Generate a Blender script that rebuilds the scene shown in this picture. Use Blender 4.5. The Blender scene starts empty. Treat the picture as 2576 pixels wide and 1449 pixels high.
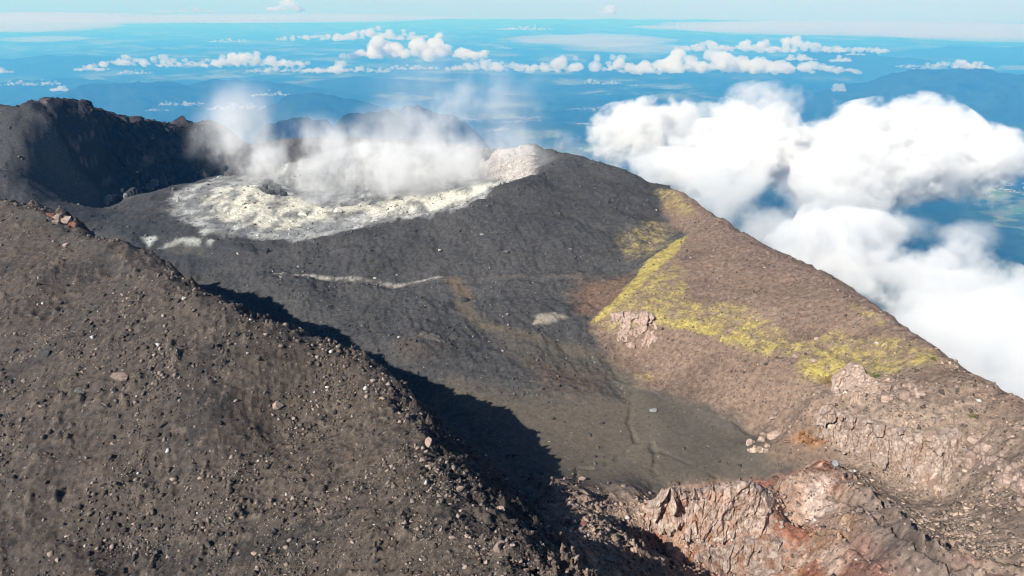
import bpy, bmesh, math, random, time
import numpy as np
from mathutils import Vector, Matrix, noise as mnoise
T0 = time.time()
random.seed(7); rng = np.random.default_rng(7)
R = math.radians
C = bpy.context.scene.collection
scene = bpy.context.scene

# ------------------------------------------------------------------ camera, sky, sun, exposure
PITCH = R(22.9)
FPX, CX, CY = 1717.0, 1288.0, 724.5          # survey frame 2576 x 1449
cam_d = bpy.data.cameras.new('camera'); cam = bpy.data.objects.new('camera', cam_d); C.objects.link(cam)
cam_d.sensor_width = 36.0; cam_d.lens = 36.0 * FPX / 2576.0
cam_d.clip_start = 1.0; cam_d.clip_end = 400000.0
cam.location = (0, 0, 0); cam.rotation_euler = (math.pi / 2 - PITCH, 0, 0)
scene.camera = cam

SUN = Vector((0.71, 0.69, -0.78)).normalized()      # direction the light travels
SUN_EL = math.asin(-SUN.z); SUN_AZ = math.atan2(-SUN.x, -SUN.y)   # azimuth of the sun from +y towards +x
w = bpy.data.worlds.new('World'); scene.world = w; w.use_nodes = True
nt = w.node_tree; bg = nt.nodes['Background']
sky = nt.nodes.new('ShaderNodeTexSky'); sky.sky_type = 'NISHITA'; sky.sun_disc = False
sky.sun_elevation = SUN_EL; sky.sun_rotation = SUN_AZ
sky.altitude = 3000.0; sky.air_density = 1.0; sky.dust_density = 0.6; sky.ozone_density = 1.0
nt.links.new(sky.outputs[0], bg.inputs[0]); bg.inputs[1].default_value = 0.05
sl = bpy.data.lights.new('sun', 'SUN'); sl.energy = 4.6; sl.angle = R(0.55); sl.color = (1.0, 0.97, 0.92)
sun = bpy.data.objects.new('sun', sl); C.objects.link(sun)
sun.rotation_euler = SUN.to_track_quat('-Z', 'Y').to_euler()
scene.view_settings.view_transform = 'Standard'; scene.view_settings.look = 'None'
scene.view_settings.exposure = 0.66; scene.view_settings.gamma = 1.0
cy = scene.cycles
cy.use_denoising = True; cy.max_bounces = 10; cy.diffuse_bounces = 2; cy.glossy_bounces = 1
cy.transmission_bounces = 2; cy.volume_bounces = 7; cy.transparent_max_bounces = 24
cy.filter_width = 1.1; cy.sample_clamp_indirect = 4.0; cy.use_adaptive_sampling = True; cy.adaptive_threshold = 0.02

# ------------------------------------------------------------------ survey helpers
FWD = np.array([0, math.cos(PITCH), -math.sin(PITCH)]); UP = np.array([0, math.sin(PITCH), math.cos(PITCH)])
RIGHT = np.array([1.0, 0, 0])
def ray(u, v): return FWD + RIGHT * ((u - CX) / FPX) + UP * ((CY - v) / FPX)
def P(u, v, z):                      # point of the place seen in direction (u, v) whose height is z
    d = ray(u, v); return d * (z / d[2])

# numpy gradient noise
_perm = np.random.default_rng(3).permutation(256); _perm = np.concatenate([_perm, _perm, _perm])
_ga = np.random.default_rng(4).uniform(0, 2 * np.pi, 256); _gx, _gy = np.cos(_ga), np.sin(_ga)
def perlin(x, y):
    xi = np.floor(x).astype(np.int64); yi = np.floor(y).astype(np.int64)
    xf = x - xi; yf = y - yi; xi &= 255; yi &= 255
    u = xf * xf * xf * (xf * (xf * 6 - 15) + 10); v = yf * yf * yf * (yf * (yf * 6 - 15) + 10)
    def g(ix, iy, dx, dy):
        h = _perm[_perm[ix & 255] + (iy & 255)]; return _gx[h] * dx + _gy[h] * dy
    a = g(xi, yi, xf, yf); b = g(xi + 1, yi, xf - 1, yf); c = g(xi, yi + 1, xf, yf - 1); d = g(xi + 1, yi + 1, xf - 1, yf - 1)
    return 1.5 * ((a + (b - a) * u) * (1 - v) + (c + (d - c) * u) * v)
def fbm(x, y, scale, octaves=4, gain=0.5, seed=0.0, ridged=False):
    r = 0; amp = 1.0; f = 1.0 / scale; tot = 0
    for i in range(octaves):
        n = perlin(x * f + 17.3 * i + seed, y * f - 9.1 * i + seed * 1.7)
        if ridged: n = 1 - 2 * np.abs(n)
        r = r + n * amp; tot += amp; amp *= gain; f *= 2.03
    return r / tot
def sstep(a, b, x):
    t = np.clip((x - a) / (b - a), 0, 1); return t * t * (3 - 2 * t)

# ------------------------------------------------------------------ summit height model (breaklines + spot heights)
pts = []
def dens(line, step=12.0):
    out = []
    for a, b in zip(line[:-1], line[1:]):
        n = max(1, int(np.linalg.norm((b - a)[:2]) / step))
        out += [a + (b - a) * (k / n) for k in range(n)]
    return out + [line[-1]]
def seg(uvz, step=12.0):
    l = dens([P(*p) for p in uvz], step); pts.extend(l); return l
def spots(uvz): pts.extend(P(*p) for p in uvz)
def wpts(xyz): pts.extend(np.array(p, float) for p in xyz)

# near left ridge crest
crest_uvz = [(1420, 1600, -85), (1330, 1449, -89), (1220, 1330, -92.5), (1130, 1200, -98), (1080, 1100, -104), (1010, 1000, -105), (930, 905, -102),
    (830, 858, -97.5), (720, 820, -92), (600, 775, -88), (500, 728, -87.5), (430, 680, -91.5), (380, 640, -90), (340, 622, -88), (300, 605, -86), (215, 590, -87),
    (130, 525, -81), (30, 500, -80.5), (-120, 488, -81), (-320, 480, -88)]
crest = [P(*p) for p in crest_uvz]; pts += dens(crest, 9)
cz = np.array(crest)
# foot of its inner scarp
foot = []
offs = [16, 17, 19, 24, 28, 30, 30, 30, 32, 32, 32, 32, 32, 32, 32, 34, 36, 36, 36, 36]
fz = [-94, -100, -108, -120, -134, -142, -145, -146, -146, -146, -146, -146, -146, -145, -144, -142, -140, -138, -136, -130]
for i in range(len(crest)):
    a = cz[max(i - 1, 0)]; b = cz[min(i + 1, len(cz) - 1)]; t = (b - a)[:2]; t /= np.linalg.norm(t)
    nrm = np.array([t[1], -t[0]])
    foot.append(np.array([cz[i][0] + nrm[0] * offs[i], cz[i][1] + nrm[1] * offs[i], fz[i]]))
pts += dens(foot, 12)
# left outer slope: falls away from the crest at about twenty degrees
zs = cz[:, 2].copy(); zs = np.convolve(np.pad(zs, 3, mode='edge'), np.ones(7) / 7, 'valid')
for i in range(len(cz)):
    a = cz[max(i - 2, 0)]; b = cz[min(i + 2, len(cz) - 1)]; t_ = (b - a)[:2]; t_ /= np.linalg.norm(t_); nl = np.array([-t_[1], t_[0]])
    for dd, dz, kz in ((13, 2.6, .25), (34, 9.5, .6), (75, 24, 1.0), (130, 46, 1.0), (210, 82, 1.0)):
        if dd in (34, 130) and i % 2: continue
        pts.append(np.array([cz[i][0] + nl[0] * dd, cz[i][1] + nl[1] * dd, cz[i][2] * (1 - kz) + zs[i] * kz - dz]))
# valley floor and sand basin
spots([(900, 868, -148), (1100, 900, -148), (1300, 950, -149), (1500, 1000, -150), (1300, 1100, -150), (1450, 1150, -151), (1600, 1190, -151.5), (1750, 1200, -151.5),
    (1700, 1080, -151), (1880, 1100, -150), (1900, 1190, -150), (1600, 900, -149), (1450, 850, -147.5), (1650, 960, -149.5), (1230, 1020, -149.5),
    (1060, 840, -146), (1100, 870, -147.5), (900, 800, -149), (1250, 780, -147), (1450, 780, -145.5), (750, 760, -149), (1380, 800, -145.5)])
seg([(650, 700, -147), (720, 690, -146.5), (850, 700, -147), (1000, 712, -147), (1130, 705, -146), (1300, 695, -144), (1500, 690, -142), (1590, 690, -140)], 14)
# dark dome between the valley and the steaming bowl
spots([(1100, 600, -138), (900, 640, -142), (800, 640, -143), (1300, 600, -134), (1450, 600, -132), (1500, 540, -129), (1300, 520, -130), (1400, 470, -126), (1500, 450, -126),
    (1100, 660, -143), (1400, 650, -138.5), (1550, 640, -137), (1600, 560, -129), (1000, 600, -139), (620, 660, -147), (560, 640, -147)])
rim1 = seg([(640, 600, -146), (790, 590, -143.5), (960, 556, -138), (1130, 526, -131), (1200, 500, -126), (1240, 470, -123), (1290, 453, -122), (1338, 440, -124), (1347, 400, -127), (1340, 362, -128)], 12)
# bowl with the vents
wpts([(p[0] * 1.026, p[1] * 1.026, p[2] - 13) for p in rim1[5:-3]])
spots([(1100, 505, -152), (1000, 520, -153), (840, 530, -156), (700, 510, -155), (600, 560, -150), (500, 540, -150), (430, 500, -152), (560, 490, -149), (650, 470, -150), (640, 520, -149),
    (900, 480, -166), (780, 480, -168), (1000, 470, -160), (1150, 470, -156), (1230, 440, -154), (1260, 410, -150), (700, 430, -158), (550, 440, -158), (430, 460, -166)])
pts += dens([P(1200, 420, -152), P(1250, 390, -146), P(1265, 372, -142)], 15)
seg([(1340, 362, -128), (1250, 372, -131), (1150, 366, -136), (1000, 352, -141), (850, 346, -144), (700, 352, -146), (620, 350, -144), (575, 318, -134), (530, 305, -130)], 20)
# far left crater wall
wtop = [(-320, 280, -96), (-150, 272, -88), (0, 264, -84), (70, 265, -84.5), (150, 254, -84), (215, 266, -90), (270, 295, -104), (330, 310, -113), (390, 315, -121), (460, 310, -125), (530, 305, -130)]
seg(wtop, 12)
wb = np.array([P(*p) for p in wtop[3:]])
spur = seg([(200, 262, -88), (140, 330, -104), (80, 385, -116), (20, 425, -124), (-60, 450, -130)], 12)
wpts([(b[0] + 34, b[1] - 16, zz) for b, zz in zip(wb[2:], [-182, -184, -184, -182, -178, -170])])
spots([(-60, 330, -110), (30, 330, -108), (-150, 400, -125), (60, 300, -98)])
wpts([(P(140, 330, -104)[0] + 22, P(140, 330, -104)[1] - 22, -176), (P(80, 385, -116)[0] + 22, P(80, 385, -116)[1] - 24, -170), (P(20, 425, -124)[0] + 24, P(20, 425, -124)[1] - 26, -150)])
# mound in front of the pit
seg([(-60, 420, -112), (0, 425, -114), (60, 440, -120), (130, 485, -135), (200, 520, -146), (270, 524, -148.5), (340, 500, -148), (420, 470, -150)], 12)
seg([(330, 540, -146), (450, 568, -144), (530, 590, -143), (600, 625, -145)], 12)
spots([(200, 560, -143), (60, 490, -127), (380, 600, -147), (470, 625, -149.5), (540, 655, -149)])
spots([(265, 500, -166), (330, 476, -160), (400, 448, -162)])
# right rim (skyline) and the flank beyond it
rim_uvz = [(1340, 362, -128), (1450, 397, -127), (1560, 431, -126), (1640, 456, -125), (1720, 487, -124), (1800, 543, -123), (1900, 600, -122), (2000, 650, -120.5), (2130, 710, -118),
    (2200, 768, -117), (2280, 826, -114.5), (2350, 866, -112), (2400, 905, -111.5), (2480, 950, -109), (2576, 1008, -106), (2700, 1100, -102), (2850, 1250, -96)]
rimR = seg(rim_uvz, 10); rr = np.array([P(*p) for p in rim_uvz])
for dd, dz in ((9, -10), (45, -70), (160, -330)):
    wpts([(p[0] + dd, p[1] + dd * 0.25, p[2] + dz) for p in dens(list(rr), 25)])
# sulphur spur and brown slopes
seg([(1735, 590, -129), (1690, 625, -131), (1640, 670, -133), (1560, 760, -138), (1480, 822, -145.5)], 10)
seg([(1650, 475, -126.5), (1700, 530, -129), (1720, 575, -131)], 10)
spots([(1660, 590, -135), (1600, 640, -138), (1580, 700, -142), (1500, 760, -145), (1620, 540, -131)])
spots([(1700, 770, -133), (1640, 790, -136), (1640, 870, -144.5), (1560, 850, -145), (1540, 900, -149), (1600, 960, -149.5), (1750, 1000, -149), (1900, 1075, -148.5), (1750, 900, -140), (1720, 840, -136), (1900, 800, -127), (1900, 900, -133), (2000, 950, -130),
    (2100, 990, -128), (2200, 900, -121), (2300, 930, -116), (1900, 1000, -141), (1780, 960, -145), (1990, 1080, -141), (1850, 650, -123.5), (2000, 720, -121.5), (1780, 620, -127), (1800, 700, -127.5), (1950, 850, -128.5),
    (2100, 850, -122), (1850, 960, -140)])
# right cliff bench and foot
cl_top = [(2035, 1005, -127), (2080, 965, -124), (2130, 935, -120.5), (2165, 1035, -123), (2230, 1075, -122.5), (2320, 1100, -120.5), (2430, 1112, -117.5)]
cl_bot = [(2030, 1085, -138), (2090, 1110, -136.5), (2150, 1150, -134.5), (2250, 1195, -132), (2330, 1235, -129.5), (2390, 1258, -127)]
seg(cl_top[:1] + cl_top[3:], 8); seg(cl_bot, 8)
spots([(2300, 1020, -116.5), (2450, 1060, -111.5), (2230, 1000, -119), (2576, 1200, -109), (2576, 1449, -103), (2450, 1300, -117), (2400, 1380, -114), (2300, 1290, -125.5), (2700, 1449, -99), (2500, 1180, -113.5), (2576, 1700, -92)])
# orange hollow, red crag and its ridge
seg([(1900, 1120, -147), (1960, 1120, -143.5), (2040, 1100, -139), (2080, 1110, -137.5)], 8)
spots([(1960, 1160, -146.5), (2000, 1150, -144)])
cr_top = [(1600, 1275, -134), (1640, 1258, -127), (1700, 1225, -124), (1760, 1222, -123.5), (1830, 1210, -122.5), (1900, 1205, -122), (1980, 1200, -125), (2060, 1165, -128), (2110, 1175, -126), (2180, 1235, -120), (2260, 1300, -114.5), (2420, 1400, -103), (2520, 1470, -96)]
seg(cr_top, 7)
tb = np.array([P(*p) for p in cr_top[1:8]])
wpts([(p[0] - 1, p[1] + 12, zz) for p, zz in zip(tb, [-147, -150, -150, -150, -149.5, -149, -146])])
wpts([(p[0] - 1, p[1] - 9, p[2] - 11) for p in tb[:6]])
spots([(1650, 1380, -127), (1600, 1449, -117), (1850, 1449, -139), (1750, 1449, -132), (2000, 1449, -134), (2100, 1400, -123), (2000, 1330, -129.5), (2150, 1330, -119.5), (2200, 1449, -111), (1950, 1280, -127.5), (1850, 1390, -137), (1850, 1600, -142), (2050, 1600, -128)])
seg([(2230, 1330, -121.5), (2330, 1400, -114), (2450, 1480, -105)], 8)
# rubble saddle
spots([(1500, 1232, -146), (1400, 1212, -136), (1480, 1300, -121), (1520, 1350, -118), (1480, 1449, -108), (1560, 1400, -117), (1420, 1300, -122), (1600, 1240, -147), (1540, 1268, -134), (1500, 1600, -99), (1680, 1650, -122)])
# surroundings falling away
for th in range(-80, 85, 8):
    for rr_, zz in ((1300, -1000), (1700, -1500)):
        wpts([(rr_ * math.sin(R(th)), rr_ * math.cos(R(th)), zz)])
far = [P(*p) for p in [(-150, 272, -88), (70, 265, -84), (270, 295, -104), (460, 310, -125), (620, 350, -144), (850, 346, -144), (1100, 362, -138), (1340, 362, -128)]]
wpts([(p[0] * 1.12, p[1] * 1.12, p[2] - 62) for p in far])
wpts([(1030 * math.sin(R(a_)), 1030 * math.cos(R(a_)), -430) for a_ in range(-40, 14, 8)])
wpts([(-400, 250, -200), (-400, 100, -220), (-380, 400, -160), (-500, 450, -180), (-300, 30, -190), (400, 40, -230), (-600, 300, -320), (-60, 20, -100), (60, 20, -95)])

pts = np.array(pts); cen = pts[:, :2].mean(0)
# drop near-duplicates
keep = []
for i, p in enumerate(pts):
    if all((p[0] - pts[j][0]) ** 2 + (p[1] - pts[j][1]) ** 2 > 9.0 for j in keep): keep.append(i)
pts = pts[keep]
SM = 3.0
def kern(d2): return np.sqrt(d2 + SM * SM)
n = len(pts)
A = np.zeros((n + 3, n + 3)); d2 = ((pts[:, None, :2] - pts[None, :, :2]) ** 2).sum(2)
A[:n, :n] = kern(d2) - np.eye(n) * 0.6
A[:n, n:] = np.c_[np.ones(n), (pts[:, :2] - cen) / 300]; A[n:, :n] = A[:n, n:].T
coef = np.linalg.solve(A, np.r_[pts[:, 2], 0, 0, 0])
def rbf(x, y):
    out = np.empty(x.shape)
    for s in range(0, len(x), 20000):
        xs, ys = x[s:s + 20000], y[s:s + 20000]
        k = kern((xs[:, None] - pts[None, :, 0]) ** 2 + (ys[:, None] - pts[None, :, 1]) ** 2)
        out[s:s + 20000] = k @ coef[:n] + coef[n] + coef[n + 1] * (xs - cen[0]) / 300 + coef[n + 2] * (ys - cen[1]) / 300
    return out
# fan grid: fine near, coarse far
NT = 800; TH = np.linspace(R(-49.5), R(49.5), NT)
LR = np.log(np.concatenate([np.geomspace(42, 62, 26)[:-1], np.geomspace(62, 420, 630)[:-1], np.geomspace(420, 800, 150)[:-1], np.geomspace(800, 1700, 44)])); NR = len(LR)
ct, cr_ = TH[::3], LR[::2]
if ct[-1] < TH[-1]: ct = np.append(ct, TH[-1])
if cr_[-1] < LR[-1]: cr_ = np.append(cr_, LR[-1])
gt, gr = np.meshgrid(ct, cr_)
Zc = rbf((np.exp(gr) * np.sin(gt)).ravel(), (np.exp(gr) * np.cos(gt)).ravel()).reshape(gt.shape)
def up(Z):
    t = np.array([np.interp(TH, ct, row) for row in Z])
    return np.array([np.interp(LR, cr_, t[:, j]) for j in range(NT)]).T
Z0 = up(Zc)
GT, GR = np.meshgrid(TH, LR); X = np.exp(GR) * np.sin(GT); Y = np.exp(GR) * np.cos(GT)
print('height model', n, round(time.time() - T0, 1))
def samp(Zg, x, y):
    x = np.asarray(x, float); y = np.asarray(y, float)
    a = (np.arctan2(x, y) - TH[0]) / (TH[1] - TH[0]); b = np.interp(0.5 * np.log(x * x + y * y + 1e-9), LR, np.arange(NR))
    a = np.clip(a, 0, NT - 1.001); b = np.clip(b, 0, NR - 1.001); i = a.astype(int); j = b.astype(int); fa = a - i; fb = b - j
    return (Zg[j, i] * (1 - fa) + Zg[j, i + 1] * fa) * (1 - fb) + (Zg[j + 1, i] * (1 - fa) + Zg[j + 1, i + 1] * fa) * fb
def hit(u, v, Zg=None):               # where the line of sight (u, v) meets the ground
    Zg = Z0 if Zg is None else Zg
    d = ray(u, v); d = d / np.hypot(d[0], d[1]); s = np.exp(np.linspace(math.log(45), math.log(1500), 4000))
    f = s * d[2] - samp(Zg, s * d[0], s * d[1]); k = np.argmax(f < 0)
    if f[k] >= 0: k = 3990
    return d * s[k]
# ------------------------------------------------------------------ material helpers
def new_mat(name):
    m = bpy.data.materials.new(name); m.use_nodes = True; t = m.node_tree; t.nodes.clear()
    out = t.nodes.new('ShaderNodeOutputMaterial'); return m, t, out
def N(t, kind, **kw):
    nd = t.nodes.new('ShaderNode' + kind)
    for k, v in kw.items():
        if k.startswith('i_'): nd.inputs[k[2:].replace('_', ' ')].default_value = v
        else: setattr(nd, k, v)
    return nd
def L(t, a, b): t.links.new(a, b)
def math_(t, op, a, b=None, clamp=False):
    nd = t.nodes.new('ShaderNodeMath'); nd.operation = op; nd.use_clamp = clamp
    for i, s in enumerate((a, b)):
        if s is None: continue
        if isinstance(s, (int, float)): nd.inputs[i].default_value = s
        else: L(t, s, nd.inputs[i])
    return nd.outputs[0]
def tag(o, label=None, cat=None, group=None, kind=None):
    for k, v in (('label', label), ('category', cat), ('group', group), ('kind', kind)):
        if v: o[k] = v
    return o
def add(name, me, mat=None, parent=None, loc=None):
    o = bpy.data.objects.new(name, me); C.objects.link(o)
    if mat is not None and me is not None and not me.materials: me.materials.append(mat)
    if parent: o.parent = parent
    if loc is not None: o.location = loc
    return o
def grid_mesh(name, X, Y, Z, smooth=True):
    nr, nc = Z.shape; me = bpy.data.meshes.new(name)
    co = np.stack([X, Y, Z], -1).reshape(-1, 3).astype(np.float32)
    i = np.arange(nr * nc).reshape(nr, nc); q = np.stack([i[:-1, :-1], i[:-1, 1:], i[1:, 1:], i[1:, :-1]], -1).reshape(-1, 4)
    me.vertices.add(len(co)); me.vertices.foreach_set('co', co.ravel())
    me.loops.add(q.size); me.loops.foreach_set('vertex_index', q.ravel().astype(np.int32))
    me.polygons.add(len(q)); me.polygons.foreach_set('loop_start', np.arange(0, q.size, 4, dtype=np.int32))
    me.update(calc_edges=True)
    me.polygons.foreach_set('use_smooth', np.full(len(q), smooth)); return me
def set_col(me, col, name='tint'):
    at = me.color_attributes.new(name, 'FLOAT_COLOR', 'POINT')
    c = np.ones((len(me.vertices), 4), np.float32); c[:, :3] = np.asarray(col).reshape(-1, 3); at.data.foreach_set('color', c.ravel())
def Q(u, v, dist):                    # point in direction (u, v) at a horizontal distance
    d = ray(u, v); return d * (dist / math.hypot(d[0], d[1]))

# ------------------------------------------------------------------ the land far below
def cone(r): return -2900 * (1 - np.exp(-r / 2600.0))
MOUNT = [
    ([(150, 238, 20), (260, 214, 20.5), (400, 203, 21), (500, 212, 21.5), (640, 205, 23)], 2300),
    ([(-150, 222, 26), (0, 208, 27), (180, 200, 28)], 2200),
    ([(640, 262, 17), (800, 230, 17), (900, 256, 17.5)], 1300),
    ([(900, 196, 26), (1100, 205, 27), (1300, 190, 28), (1700, 188, 29), (2050, 190, 30)], 2500),
    ([(2230, 196, 22), (2330, 172, 22), (2440, 168, 22), (2530, 184, 22.5), (2620, 196, 23)], 2100),
    ([(2060, 128, 33), (2200, 134, 34), (2300, 150, 34)], 2300),
    ([(2380, 118, 45), (2500, 124, 46), (2700, 112, 48)], 2700),
    ([(1700, 95, 60), (1900, 100, 62), (2150, 92, 66), (2300, 98, 66)], 3000),
    ([(0, 150, 36), (200, 142, 38), (420, 152, 40)], 2600)]
def land_z(x, y):
    r = np.hypot(x, y); z = cone(r)
    z = z + fbm(x, y, 5200, 5, 0.5, 3.0) * 230 * sstep(2500, 9000, r) + fbm(x, y, 1300, 4, 0.5, 5.0, True) * 60 * sstep(1500, 5000, r)
    rn = fbm(x, y, 1500, 5, 0.55, 11.0, True)
    for line, wd in MOUNT:
        p = [Q(a, b, k * 1000) for a, b, k in line]; best = np.full(x.shape, -9999.0)
        for a, b in zip(p[:-1], p[1:]):
            ab = (b - a)[:2]; t = np.clip(((x - a[0]) * ab[0] + (y - a[1]) * ab[1]) / (ab @ ab), 0, 1)
            d = np.hypot(x - a[0] - ab[0] * t, y - a[1] - ab[1] * t); top = a[2] + (b[2] - a[2]) * t
            h = (top + 2950) * np.exp(-np.abs(d / wd) ** 1.25) - 2950
            best = np.maximum(best, h)
        wgt = sstep(-2950, -2300, best)
        z = np.maximum(z, best + (rn - 0.35) * min(260, wd * .14) * wgt)
    return z
lt = np.linspace(R(-56), R(56), 430); lr = np.linspace(math.log(1050), math.log(118000), 360)
a_, b_ = np.meshgrid(lt, lr); LX = np.exp(b_) * np.sin(a_); LY = np.exp(b_) * np.cos(a_); LZ = land_z(LX, LY)
me = grid_mesh('land', LX, LY, LZ)
wood = sstep(40, 220, LZ - cone(np.hypot(LX, LY))) ; wood = np.maximum(wood, 1 - sstep(3500, 6500, np.hypot(LX, LY))); set_col(me, np.repeat(wood[..., None], 3, -1))
lm, t, out = new_mat('forest_and_fields')
bs = N(t, 'BsdfDiffuse'); geo = N(t, 'NewGeometry')
n1 = N(t, 'TexNoise', i_Scale=0.00045, i_Detail=8.0, i_Roughness=0.62); n2 = N(t, 'TexNoise', i_Scale=0.0035, i_Detail=6.0, i_Roughness=0.65)
vo = N(t, 'TexVoronoi', i_Scale=0.0042)
for nd in (n1, n2, vo): L(t, geo.outputs['Position'], nd.inputs['Vector'])
r1 = N(t, 'ValToRGB'); e = r1.color_ramp.elements
e[0].position = 0.42; e[0].color = (0.012, 0.026, 0.012, 1); e[1].position = 0.60; e[1].color = (0.20, 0.23, 0.11, 1)
e.new(0.53).color = (0.032, 0.056, 0.022, 1)
L(t, n1.outputs[0], r1.inputs[0])
r2 = N(t, 'ValToRGB'); e = r2.color_ramp.elements; e[0].position = 0.35; e[0].color = (.45, .45, .45, 1); e[1].position = 0.7; e[1].color = (1.6, 1.55, 1.4, 1)
L(t, n2.outputs[0], r2.inputs[0])
mx = N(t, 'MixRGB', blend_type='MULTIPLY'); mx.inputs[0].default_value = 1.0; L(t, r1.outputs[0], mx.inputs[1]); L(t, r2.outputs[0], mx.inputs[2])
mx2 = N(t, 'MixRGB', blend_type='MIX'); fl = math_(t, 'MULTIPLY', math_(t, 'GREATER_THAN', n1.outputs[0], 0.55), 0.35); L(t, fl, mx2.inputs[0]); L(t, mx.outputs[0], mx2.inputs[1])
mx3 = N(t, 'MixRGB', blend_type='MULTIPLY'); mx3.inputs[0].default_value = 1.0; mx3.inputs[1].default_value = (.22, .24, .14, 1); L(t, vo.outputs['Color'], mx3.inputs[2]); L(t, mx3.outputs[0], mx2.inputs[2])
ca = N(t, 'VertexColor', layer_name='tint'); mx4 = N(t, 'MixRGB', blend_type='MIX'); L(t, ca.outputs[0], mx4.inputs[0]); L(t, mx2.outputs[0], mx4.inputs[1]); mx5 = N(t, 'MixRGB', blend_type='MULTIPLY'); mx5.inputs[0].default_value = 1.0; mx5.inputs[1].default_value = (.022, .036, .016, 1); L(t, r2.outputs[0], mx5.inputs[2]); L(t, mx5.outputs[0], mx4.inputs[2])
L(t, mx4.outputs[0], bs.inputs[0]); L(t, bs.outputs[0], out.inputs[0])
land = add('land', me, lm); land['kind'] = 'structure'

# nearer wooded hills rising from the lowland, finer than the land sheet
for line, wd, rgh in (([(760, 322, 7.0), (830, 305, 7.2), (900, 287, 7.4), (960, 284, 7.6), (1020, 276, 7.9), (1050, 268, 8.0), (1085, 277, 8.1), (1130, 290, 8.4), (1180, 312, 8.6)], 560, .9),
        ([(840, 330, 6.1), (900, 312, 6.2), (965, 297, 6.4), (1020, 300, 6.5), (1060, 318, 6.6)], 420, .9), ([(650, 330, 6.4), (710, 312, 6.6), (770, 297, 6.8), (820, 306, 6.9)], 420, .9)):
    p = np.array([Q(a, b, k * 1000) for a, b, k in line]); lo = p.min(0) - wd * 3.2; hi = p.max(0) + wd * 3.2
    gx, gy = np.meshgrid(np.arange(lo[0], hi[0], 34.), np.arange(lo[1], hi[1], 34.)); best = np.full(gx.shape, -9999.); rn = fbm(gx, gy, 620, 5, .55, wd * .37, True); wv = 160 * fbm(gx, gy, 900, 3, .5, wd * .11)
    for a, b in zip(p[:-1], p[1:]):
        ab = (b - a)[:2]; tt = np.clip(((gx - a[0]) * ab[0] + (gy - a[1]) * ab[1]) / (ab @ ab), 0, 1); d = np.hypot(gx - a[0] - ab[0] * tt, gy - a[1] - ab[1] * tt); dd = np.maximum(0, d + wv * np.clip(d / 300, 0, 1))
        base_ = cone(np.hypot(gx, gy)) - 120; best = np.maximum(best, base_ + (a[2] + (b[2] - a[2]) * tt - base_) * np.exp(-(dd / wd) ** 1.6))
    up_ = np.clip((best - cone(np.hypot(gx, gy))) / 500, 0, 1); best += (rn - .45) * 140 * rgh * up_ + 14 * fbm(gx, gy, 90, 3, .6, 3.) * np.clip(up_ * 3, 0, 1)
    hme = grid_mesh('hill', gx, gy, best); set_col(hme, np.full((gx.size, 3), .85)); add('hill', hme, lm)['kind'] = 'structure'
# ------------------------------------------------------------------ haze: one even box of air
hb = bmesh.new(); bmesh.ops.create_cube(hb, size=1.0)
for v_ in hb.verts: v_.co = (v_.co.x * 244000, v_.co.y * 244000, 60 if v_.co.z > 0 else -3400)
hme = bpy.data.meshes.new('haze'); hb.to_mesh(hme); hb.free()
hm, t, out = new_mat('hazy_air')
HAZE = 1.0 / 16000
pv = N(t, 'VolumePrincipled'); pv.inputs['Color'].default_value = (0.080, 0.42, 1.0, 1); pv.inputs['Absorption Color'].default_value = (0.90, 0.975, 1, 1)
pv.inputs['Density'].default_value = HAZE; pv.inputs['Anisotropy'].default_value = 0.0
L(t, pv.outputs[0], out.inputs['Volume'])
haze = add('haze', hme, hm); haze['kind'] = 'stuff'

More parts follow.
